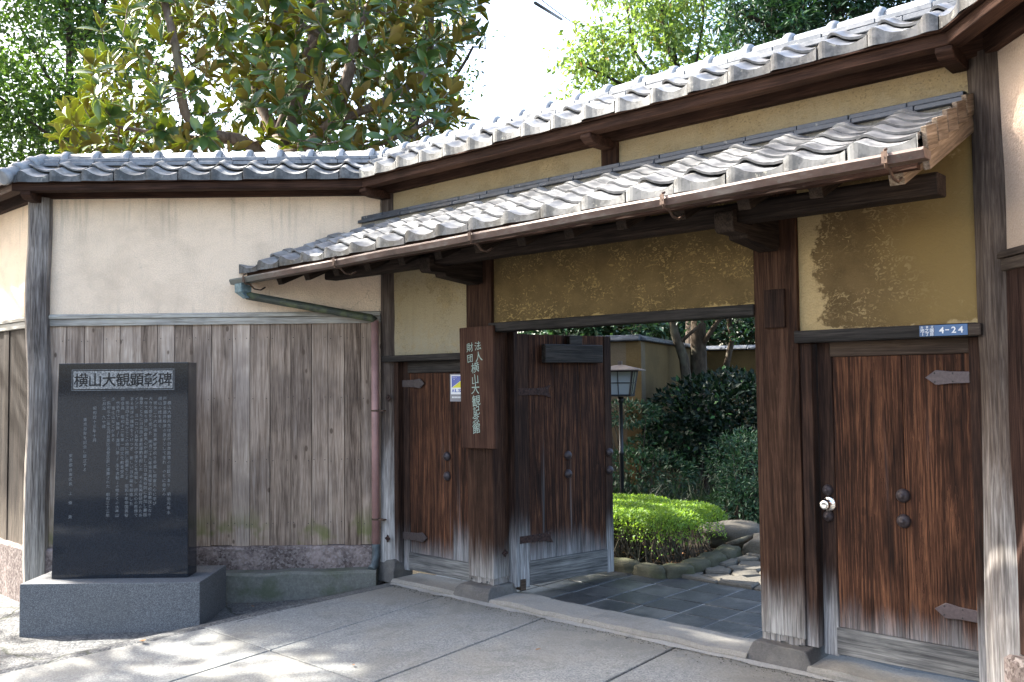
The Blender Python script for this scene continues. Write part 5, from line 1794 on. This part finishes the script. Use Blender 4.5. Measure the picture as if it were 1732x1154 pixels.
nodes += limb(mw, [mp(520, -250, 9.7), mp(650, -350, 9.6), mp(740, -420, 9.6)], 0.05, 0.02)
# rosette tips: fill the seen crown region, then the part above the frame
tips = []
def outline_ok(px, py):
    lo_x = 105 + max(0, 60 - py) * 0.25 + (40 if 60 < py < 110 else 0)
    hi = [(-800, 780), (-300, 800), (0, 815), (60, 812), (95, 770), (120, 745), (160, 770), (200, 790), (240, 760), (300, 740)]
    hx_ = np.interp(py, [a for a, _ in hi], [b for _, b in hi])
    lo = [(-800, 150), (-200, 190), (0, 185), (50, 165), (100, 150), (150, 140), (200, 105), (230, 100), (300, 110)]
    lx_ = np.interp(py, [a for a, _ in lo], [b for _, b in lo])
    return lx_ < px < hx_
for _ in range(6000):
    px, py = rng.uniform(90, 830), rng.uniform(-520, 262)
    d = rng.uniform(8.2, 10.6)
    if not outline_ok(px, py): continue
    p = mp(px, py, d)
    q = p + mg_base
    # stay behind the wall and above its roof
    if (q - P1).dot(Vector((-LDIR.y, LDIR.x, 0))) < 0.35 and q.z < 3.75: continue
    # where this spray's shadow falls at roof height; most of those that would shade the roofs are missing
    sh = Vector((q.x, q.y)) - Vector((sunv.x, sunv.y)) * ((q.z - 3.3) / sunv.z)
    rel = Vector((sh.x, sh.y, 0)) - P0
    along, off_ = rel.dot(LDIR), rel.dot(Vector((-LDIR.y, LDIR.x, 0)))
    if ((-0.2 < along < 2.9 and -0.4 < off_ < 0.25) or (-0.2 < sh.x < 4.5 and -1.0 < sh.y < 0.2)) and rng.random() < 0.8: continue
    sh = Vector((q.x, q.y)) - Vector((sunv.x, sunv.y)) * ((q.z - 0.45) / sunv.z)
    if 0.4 < sh.x < 2.1 and 1.15 < sh.y < 2.2 and rng.random() < 0.97: continue
    if tips and min((p - t).length for t in tips) < (0.255 if py > -40 else 0.36): continue
    tips.append(p)
tips = np.array([tuple(t) for t in tips])
dirs_tip = branch_out(mw, nodes, tips, 0.006, 0.035, 0.10, 5)
mw.obj('trunk', M_BARK, mag, fix=False)
# one leaf: upper and lower skin, two materials; four shapes with different curl
mag_leaf = []
for wd_, fo_, dp_, ov_ in ((0.40, 0.34, 0.14, 1.15), (0.36, 0.55, 0.34, 1.05), (0.44, 0.18, -0.06, 1.2), (0.38, 0.42, 0.02, 1.1)):
    V1, F1 = leaf_template(1.0, wd_, fo_, dp_, 5, ov_, 0.62)
    V2 = V1.copy()
    V2[:, 2] -= 0.012
    Fm = np.concatenate([F1, F1[:, ::-1] + len(V1)])
    mag_leaf.append(np.concatenate([V1, V2]))
mi1 = np.array([0] * len(F1) + [1] * len(F1))
pos, dd, uu, ss = [], [], [], []
for i, t in enumerate(tips):
    ax = np.array(dirs_tip[i]) * 0.5 + np.array([0.25, -0.3, 0.55]) + rng.normal(size=3) * 0.4
    ax /= np.linalg.norm(ax)
    a = np.cross(ax, [0.3, 0.5, 0.8]); a /= np.linalg.norm(a)
    b = np.cross(ax, a)
    n_l = rng.integers(8, 13)
    ph = rng.uniform(0, 6.28)
    for k in range(n_l):
        an = ph + k * 2.4 + rng.uniform(-0.5, 0.5)
        opn = 0.30 + 1.45 * (k / n_l) + rng.uniform(-0.32, 0.32)      # inner leaves upright, outer spread
        rad = a * math.cos(an) + b * math.sin(an)
        d = ax * math.cos(opn) + rad * math.sin(opn)
        pos.append(t - ax * (0.012 * k) + rad * 0.006)
        dd.append(d)
        uu.append(ax * math.sin(opn) - rad * math.cos(opn) + rng.normal(size=3) * 0.15)
        ss.append(rng.uniform(0.12, 0.225))
pos, dd, uu, ss = np.array(pos), np.array(dd), np.array(uu), np.array(ss)
uu = -uu if False else uu
RmA = frames(dd, uu)
# choose the 300 that show largest in the picture as single leaves
sc_ = []
for i in range(len(pos)):
    w = in_view(Vector(pos[i]) + mg_base, -8)
    sc_.append(ss[i] / w[2] if (w and w[1] < 245) else 0.0)
pick = np.argsort(-np.array(sc_))[:300]
mask = np.ones(len(pos), bool)
mask[pick] = False
shape_i = rng.integers(0, 4, len(pos))
Vs = np.array(mag_leaf)
V_ = np.einsum('nij,nvj->nvi', RmA[mask], Vs[shape_i[mask]]) * ss[mask][:, None, None] + pos[mask][:, None, :]
F_ = Fm[None] + (np.arange(mask.sum()) * Vs.shape[1])[:, None, None]
crown = link('crown', np_mesh('crown', V_.reshape(-1, 3), F_.reshape(-1, 4), [L_MAG_T, L_MAG_U], np.tile(mi1, mask.sum())), mag)
crown['kind'] = 'stuff'
leaf_me = [np_mesh('leaf', v, Fm, [L_MAG_T, L_MAG_U], mi1) for v in mag_leaf]
for i in pick:
    M = Matrix([list(r) for r in RmA[i]])
    link('leaf', leaf_me[shape_i[i]], mag, Vector(pos[i]), M.to_euler()).scale = (ss[i],) * 3

# ---- trees round it
def T(px, py, d):
    return tuple(cam_pt(px, py, d))
def ground_pt(px, d):
    p = cam_pt(px, 640, d)
    return (p.x, p.y, 0.0)
b = ground_pt(118, 15.0)
cluster_tree('leafy_tree', 'bright green small-leaved tree at the upper left picture edge', 'tree', b,
    [([b, T(118, 400, 15), T(112, 200, 15), T(118, 80, 15), T(105, -120, 15)], 0.12, 0.04),
     ([T(112, 200, 15), T(60, 90, 14.6), T(20, 20, 14.4)], 0.04, 0.015), ([T(116, 100, 15), T(170, 20, 14.8), T(210, -60, 14.7)], 0.04, 0.015),
     ([T(112, 250, 15), T(60, 210, 14.7), T(-20, 150, 14.5)], 0.035, 0.015)],
    [(T(70, 60, 14.8), (1.7, 1.7, 1.5)), (T(-60, 190, 15.1), (1.6, 1.7, 1.0)), (T(120, 210, 15.8), (1.8, 1.5, 0.7)), (T(30, -150, 14.8), (1.9, 1.9, 1.3)), (T(200, -20, 15.8), (1.4, 1.4, 1.5)), (T(20, 240, 15.4), (1.2, 1.2, 0.4))],
    1450, 20, 0.125, L_LEFT, M_BARKD, 0.30, hollow=0.0)
b = ground_pt(640, 14.5)
cluster_tree('leafy_tree', 'mid green tree showing at the right behind the magnolia', 'tree', b,
    [([b, T(650, 400, 14.5), T(700, 200, 14.5), T(720, 60, 14.5), T(720, -100, 14.5)], 0.14, 0.05), ([T(700, 200, 14.5), T(770, 130, 14.3), T(800, 80, 14.2)], 0.04, 0.02)],
    [(T(740, 100, 14.4), (0.85, 0.9, 1.05)), (T(745, 205, 14.2), (0.85, 0.8, 0.55)), (T(620, 60, 15.2), (2.0, 1.2, 1.5)), (T(440, 80, 15.5), (2.0, 1.2, 1.7)), (T(250, 190, 15.2), (1.6, 1.2, 0.7))],
    520, 17, 0.09, L_MID, M_BARKD, 0.26, hollow=0.15)
b = ground_pt(1170, 15.5)
cluster_tree('cherry_tree', 'light green cherry tree with a few orange leaves above the gate roof', 'tree', b,
    [([b, T(1170, 300, 15.5), T(1150, 150, 15.5), T(1120, 20, 15.5), T(1100, -120, 15.5)], 0.16, 0.03), ([T(1160, 180, 15.5), T(1075, 90, 15.2), T(1055, -30, 15.0)], 0.05, 0.012),
     ([T(1165, 230, 15.5), T(1060, 150, 15.0), T(985, 110, 14.8)], 0.05, 0.012), ([T(1165, 200, 15.5), T(1185, 60, 15.2), T(1190, -40, 15.2)], 0.04, 0.012), ([T(1168, 260, 15.5), T(1040, 190, 15.2), T(950, 175, 15.0)], 0.03, 0.01)],
    [(T(1080, 85, 15.2), (1.05, 1.2, 0.95)), (T(1015, 120, 15.0), (0.75, 1.0, 0.62)), (T(1180, 60, 15.6), (0.8, 1.2, 0.9)), (T(1110, -40, 15.4), (1.3, 1.2, 0.6)), (T(1000, 165, 15.0), (0.5, 0.6, 0.18))],
    460, 17, 0.125, L_CHERRY, M_BARKD, 0.27, hollow=0.0, droop=0.55, tmpl=quad_leaf(1.0, 0.46, 0.3))
b = ground_pt(1430, 12.0)
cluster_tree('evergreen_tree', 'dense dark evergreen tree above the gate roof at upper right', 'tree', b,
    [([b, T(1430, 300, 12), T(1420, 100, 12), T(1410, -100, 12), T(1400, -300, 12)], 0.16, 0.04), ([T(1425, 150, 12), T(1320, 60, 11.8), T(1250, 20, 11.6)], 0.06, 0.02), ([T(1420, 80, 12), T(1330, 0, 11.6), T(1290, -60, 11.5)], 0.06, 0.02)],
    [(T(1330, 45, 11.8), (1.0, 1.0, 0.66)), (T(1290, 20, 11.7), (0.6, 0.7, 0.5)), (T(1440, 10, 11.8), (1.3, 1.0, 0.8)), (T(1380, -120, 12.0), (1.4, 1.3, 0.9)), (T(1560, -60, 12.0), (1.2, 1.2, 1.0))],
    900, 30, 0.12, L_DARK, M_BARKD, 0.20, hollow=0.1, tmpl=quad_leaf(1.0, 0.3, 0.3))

# ---- unseen trees added at the left, shaped to shade and dapple street and gate
def sunpt(lat, along, z):
    sd = Vector((sunv.x, sunv.y, 0)).normalized()
    q = sd * along + Vector((-sd.y, sd.x, 0)) * lat
    return (q.x, q.y, z)
def cut_sun_gaps(q):
    """openings cut in the added crowns so the sun reaches the street in front of the monument and the slab edge"""
    sh = Vector((q.x, q.y)) - Vector((sunv.x, sunv.y)) * ((q.z + 0.15) / sunv.z)
    for gx_, gy_, ra, rb in SUN_GAPS:
        if ((sh.x - gx_) / (ra + 0.33)) ** 2 + ((sh.y - gy_) / (rb + 0.33)) ** 2 < 1:
            return False
    return True
SUN_GAPS = [(-0.95, -2.12, 0.75, 0.10), (0.42, -1.90, 0.35, 0.10), (1.25, -1.78, 0.30, 0.08), (-1.9, -2.1, 0.4, 0.1), (-0.2, -2.9, 0.2, 0.05)]  # sun patches on the ground that the crown openings are cut for
for (lat, al, lab) in ((4.3, 8.5, 'unseen tree added for shade left of the street, nearer the wall'), (8.2, 9.5, 'unseen tree added for shade left of the street, farther from the wall')):
    b = sunpt(lat, al, -0.2)
    near = lat < 5
    limbs_ = [([b, sunpt(lat, al, 2.5), sunpt(lat + 0.2, al, 5), sunpt(lat, al, 8.5)], 0.17, 0.05), ([sunpt(lat, al, 3.5), sunpt(lat - 1.2, al - 0.5, 5.5), sunpt(lat - 1.8, al, 7)], 0.07, 0.02), ([sunpt(lat, al, 3.5), sunpt(lat + 1.3, al - 0.5, 5.5), sunpt(lat + 1.8, al, 7)], 0.07, 0.02)]
    crown_ = [(sunpt(lat, al, 6.2), (2.0, 2.1, 1.9)), (sunpt(lat, al, 8.2), (2.1, 2.1, 1.9)), (sunpt(lat + 0.3, al - 1.6, 5.0), (1.7, 1.7, 1.4))]
    if near:
        limbs_.append(([sunpt(lat, al, 5), sunpt(lat - 1.0, al, 8.5), sunpt(lat - 2.0, al + 0.3, 11.0), sunpt(1.78, al + 0.5, 13.8)], 0.07, 0.015))
        crown_ += [(sunpt(1.85, 8.3, 7.3), (1.9, 1.0, 1.9)), (sunpt(1.95, 9.8, 7.4), (1.3, 0.9, 2.0)), (sunpt(1.35, 8.6, 7.4), (1.2, 0.5, 1.6)), (sunpt(2.5, 8.6, 9.2), (1.4, 0.8, 1.6)), (sunpt(1.35, 8.8, 9.0), (1.0, 0.32, 1.0)), (sunpt(1.65, 8.8, 10.0), (0.9, 0.36, 0.9)), ] + [(sunpt(1.22, 8.8, 9.6), (0.9, 0.2, 0.75)), (sunpt(1.52, 8.8, 10.3), (0.9, 0.2, 0.75)), (sunpt(1.10, 8.8, 8.4), (0.9, 0.2, 0.8))] * 5 + [(sunpt(1.78, 9.0, 13.85), (0.8, 0.26, 0.42))] * 7  # clumps placed along sun rays to shade slabs, sill and right wall
    cluster_tree('added_shade_tree', lab, 'tree', b, limbs_, crown_, 1250 if near else 500, 17, 0.19, L_MID, M_BARKD, 0.40, 'added shade trees', hollow=0.0, keep=cut_sun_gaps)

# ---- garden plants seen through the gate
b = ground_pt(1168, 13.2)
cluster_tree('garden_tree', 'slim leaning tree trunk before the ochre garden wall', 'tree', b,
    [([b, T(1160, 640, 13.2), T(1150, 590, 13.2), T(1140, 552, 13.2), T(1138, 470, 13.2), T(1120, 380, 13.2)], 0.085, 0.05), ([T(1150, 580, 13.2), T(1170, 562, 13.1), T(1186, 545, 13.1), T(1220, 480, 13.2)], 0.03, 0.02)],
    [((-2.8, 4.6, 3.7), (2.3, 1.9, 0.8)), (T(1100, 470, 13.6), (1.5, 1.2, 0.75)), (T(1060, 530, 14.2), (0.9, 0.8, 0.3))], 460, 16, 0.10, L_DARK, M_BARKG, 0.28, 'garden trees')  # first clump hangs out of view, added to shade the garden
b = ground_pt(1181, 14.2)
cluster_tree('garden_tree', 'thicker straight tree trunk right of the leaning one in the garden', 'tree', b,
    [([b, T(1181, 640, 14.2), T(1181, 560, 14.2), T(1186, 440, 14.2), T(1200, 300, 14.2)], 0.16, 0.09), ([T(1182, 590, 14.2), T(1205, 556, 14.0), T(1230, 520, 14.0)], 0.05, 0.03)],
    [((0.2, 6.6, 3.9), (2.4, 2.0, 0.8)), (T(1200, 450, 14.6), (1.8, 1.4, 0.85)), (T(1250, 535, 14.6), (0.9, 0.8, 0.35))], 460, 16, 0.10, L_DARK, M_BARKG, 0.28, 'garden trees')  # first clump likewise unseen, spread wide to shade the garden
b = ground_pt(1232, 15.0)
cluster_tree('garden_tree', 'thin crooked tree trunk nearest the right gate post in the garden', 'tree', b,
    [([b, T(1228, 640, 15), T(1232, 600, 15), T(1238, 570, 15), T(1232, 530, 15), T(1240, 430, 15)], 0.06, 0.04)],
    [(T(1240, 470, 15.2), (1.4, 1.2, 0.8))], 130, 16, 0.10, L_DARK, M_BARKG, 0.28, 'garden trees')
b = ground_pt(1150, 20.5)
cluster_tree('far_tree', 'dark broadleaf tree beyond the garden wall', 'tree', b,
    [([b, T(1150, 560, 20.5), T(1140, 480, 20.5), T(1120, 380, 20.5)], 0.16, 0.06)],
    [(T(1060, 560, 20.5), (1.9, 1.2, 0.75)), (T(1230, 560, 21), (1.9, 1.2, 0.55)), (T(1140, 500, 21.5), (3.2, 1.4, 0.75)), (T(960, 540, 20), (1.2, 1.0, 0.9))],
    1300, 20, 0.17, L_DARK, M_BARKD, 0.33, hollow=0.0)

def shrub(name, label, base, ells, n, leaf_L, mat, tmpl, shell=0.75, up=1.2, out=0.9, stems=10, bark_=M_BARKD, jit=0.3, top=None):
    root = thing(name, label, 'shrub', base)
    B = np.array(base)
    w_ = MB()
    pos, nor = [], []
    tot = sum((r[0] * r[1] + r[1] * r[2] + r[0] * r[2]) for _, r in ells)
    for c, r in ells:
        k = int(n * (r[0] * r[1] + r[1] * r[2] + r[0] * r[2]) / tot)
        d = rng.normal(size=(k, 3))
        d /= np.linalg.norm(d, axis=1, keepdims=True)
        rad = shell + (1 - shell) * rng.random((k, 1)) ** 0.6
        bump_ = np.array([1 + 0.13 * mnoise.noise(Vector(q * 3.0) + Vector(c)) for q in d])[:, None]
        pos.append(np.array(c) - B + d * rad * bump_ * np.array(r))
        nor.append(d)
        for s in range(stems):
            q = d[s]
            a = np.array([c[0] - B[0] + q[0] * r[0] * 0.35, c[1] - B[1] + q[1] * r[1] * 0.35, 0.0])
            e = np.array(c) - B + q * np.array(r) * 0.85
            w_.tube([a, (a + e) / 2 + rng.normal(size=3) * 0.04, e], [0.016, 0.011, 0.004], 5, cap=False)
    pos, nor = np.concatenate(pos), np.concatenate(nor)
    ok = pos[:, 2] > 0.03
    pos, nor = pos[ok], nor[ok]
    m_ = len(pos)
    dirs = nor * out + unit(m_) * 0.8
    me = scatter_mesh('foliage', *tmpl, pos, frames(dirs, unit(m_, up) + nor * 0.6), leaf_L * rng.uniform(0.6, 1.2, m_), mat)
    w_.obj('stems', bark_, root, fix=False)
    f_ = link('foliage', me, root)
    f_['kind'] = 'stuff'
    return root

b = ground_pt(1215, 11.6)
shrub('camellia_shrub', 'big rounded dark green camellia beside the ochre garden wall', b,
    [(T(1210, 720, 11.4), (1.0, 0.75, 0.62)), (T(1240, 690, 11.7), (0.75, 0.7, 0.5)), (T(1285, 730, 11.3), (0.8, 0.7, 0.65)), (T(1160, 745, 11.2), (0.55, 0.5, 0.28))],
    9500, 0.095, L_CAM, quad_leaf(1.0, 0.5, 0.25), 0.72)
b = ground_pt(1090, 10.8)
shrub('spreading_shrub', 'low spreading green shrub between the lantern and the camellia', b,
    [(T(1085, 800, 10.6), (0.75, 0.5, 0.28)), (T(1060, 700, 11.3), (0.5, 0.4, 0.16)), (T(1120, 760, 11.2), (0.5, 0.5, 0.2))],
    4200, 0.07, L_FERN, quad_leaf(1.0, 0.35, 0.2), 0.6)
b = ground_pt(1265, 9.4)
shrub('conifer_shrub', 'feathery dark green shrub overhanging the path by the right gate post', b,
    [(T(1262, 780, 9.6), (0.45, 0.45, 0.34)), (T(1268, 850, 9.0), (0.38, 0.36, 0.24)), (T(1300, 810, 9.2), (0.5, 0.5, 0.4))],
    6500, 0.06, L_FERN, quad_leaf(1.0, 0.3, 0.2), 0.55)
# strappy ground plants
sp_b = ground_pt(1160, 10.0)
sp_ = thing('strappy_plant', 'dark tuft of long narrow leaves behind the clipped hedge', 'plant', sp_b)
n = 1500
cpos = np.stack([rng.uniform(-1.3, 1.1, n), rng.uniform(-0.45, 0.6, n), np.zeros(n)], axis=1)
an = rng.uniform(0, 6.28, n)
dr_ = np.stack([np.cos(an) * 0.55, np.sin(an) * 0.55, rng.uniform(0.5, 1.3, n)], axis=1)
V0, F0 = leaf_template(1.0, 0.05, 0.3, 0.35, 4, 0.6)
fo = link('foliage', scatter_mesh('foliage', V0, F0, cpos, frames(dr_, unit(n, 1.0)), rng.uniform(0.28, 0.52, n), L_SASA), sp_)
fo['kind'] = 'stuff'

# clipped azalea hedge: flat-topped body of tiny leaves over bare twigs
hz_b = (0.75, 1.9, 0.0)
hedge = thing('azalea_hedge', 'low clipped bright green azalea hedge just inside the gate', 'hedge', hz_b)
def hedge_pt(k):
    x = rng.uniform(-1.0, 0.92, k)
    y = rng.uniform(-0.50, 0.62, k)
    return x, y
N = 30000
x, y = hedge_pt(N)
# rounded right end and front
e = np.maximum(0, (x - 0.52) / 0.36) ** 2 + np.maximum(0, (-y - 0.28) / 0.24) ** 2 + np.maximum(0, (y - 0.40) / 0.24) ** 2
ok = e < 1
x, y, e = x[ok], y[ok], e[ok]
top = 0.455 + 0.028 * np.array([mnoise.noise(Vector((a * 3.1, b_ * 3.1, 0))) for a, b_ in zip(x, y)])
z = top * np.sqrt(np.maximum(0, 1 - 0.40 * e ** 2.5)) - np.abs(rng.normal(0, 0.022, len(x))) - (rng.random(len(x)) < 0.28) * rng.uniform(0, 0.20, len(x))
sel = (z > 0.10)
p_ = np.stack([x, y, z], axis=1)[sel]
m_ = len(p_)
azl = link('foliage', scatter_mesh('foliage', *quad_leaf(1.0, 0.45, 0.3), p_, frames(unit(m_, 0.8), unit(m_, 1.6)), rng.uniform(0.018, 0.034, m_), L_AZA), hedge)
azl['kind'] = 'stuff'
tw = MB()
for i in range(330):
    a, b_ = rng.uniform(-0.9, 0.78), rng.uniform(-0.40, 0.5)
    q = np.array([a, b_, 0.0])
    r_ = q + np.array([rng.normal(0, 0.09), rng.normal(0, 0.09) - 0.04, rng.uniform(0.28, 0.42)])
    mdd = (q + r_) / 2 + rng.normal(size=3) * 0.03
    tw.tube([q, mdd, r_], [0.006, 0.0045, 0.002], 4, cap=False)
tws = tw.obj('stems', M_BARKG, hedge, fix=False)
tws['kind'] = 'stuff'
# leaf litter under the hedge
n = 500
lp = np.stack([rng.uniform(-0.2, 1.65, n), rng.uniform(1.42, 2.5, n), rng.uniform(0.0, 0.025, n)], axis=1)
lit = link('leaf_litter', scatter_mesh('leaf_litter', *quad_leaf(1.0, 0.5, 0.3), lp, frames(unit(n) * np.array([1, 1, 0.15]), unit(n, 3.0)), rng.uniform(0.03, 0.06, n), L_DEAD))
tag(lit, 'brown dead leaves lying under the hedge', 'leaf litter', None, 'stuff')

# two fallen leaves on the street
for (px, py, lab) in ((238, 1107, 'curled red-brown leaf lying on the asphalt by the slab edge'), (430, 1030, 'small brown leaf lying beside the monument base'), (596, 1122, 'tiny brown leaf lying on the middle of the slab'), (905, 1108, 'tiny dry leaf on the slab before the sill')):
    d = px_ray(px, py)
    t = ((-0.17 if px < 500 else -0.05) - CAM.z) / d.z
    q = CAM + d * t
    q.z = ground_h(q.x, q.y) + 0.012
    V0, F0 = leaf_template(1.0, 0.5, 0.5, -0.3, 3, 0.7)
    o = link('fallen_leaf', np_mesh('fallen_leaf', V0, F0, L_DEAD), None, q, (0.1, 0.1, 0.6 + px))
    o.scale = (0.085,) * 3 if px == 238 else (0.035,) * 3
    tag(o, lab, 'leaf')

# loose grit along the sill and the wall footing
n = 900
gx_ = rng.uniform(0.15, 4.6, n)
gy_ = -0.165 - np.abs(rng.normal(0, 0.05, n))
u_ = rng.uniform(0.7, L_LEN, 350)
o_ = 0.215 + np.abs(rng.normal(0, 0.05, 350))
lx = P0.x + LDIR.x * u_ + LDIR.y * o_
ly = P0.y + LDIR.y * u_ - LDIR.x * o_
gx_, gy_ = np.concatenate([gx_, lx]), np.concatenate([gy_, ly])
gz_ = np.array([ground_h(max(a, edge_x(b_)) if a > -0.1 else a, b_) for a, b_ in zip(gx_, gy_)]) + 0.004
V0 = np.array([(1, 0, 0), (-0.6, 0.8, 0), (-0.5, -0.9, 0.1), (0.1, 0.1, 0.9)])
F0 = np.array([(0, 1, 3), (1, 2, 3), (2, 0, 3), (0, 2, 1)])
m_ = len(gx_)
gr = link('grit', scatter_mesh('grit', V0, F0, np.stack([gx_, gy_, gz_], axis=1), frames(unit(m_) * np.array([1, 1, 0.1]), unit(m_, 3.0)), rng.uniform(0.002, 0.006, m_), M_FLAG))
tag(gr, 'scattered grit and crumbs along the sill and wall foot', 'grit', None, 'stuff')
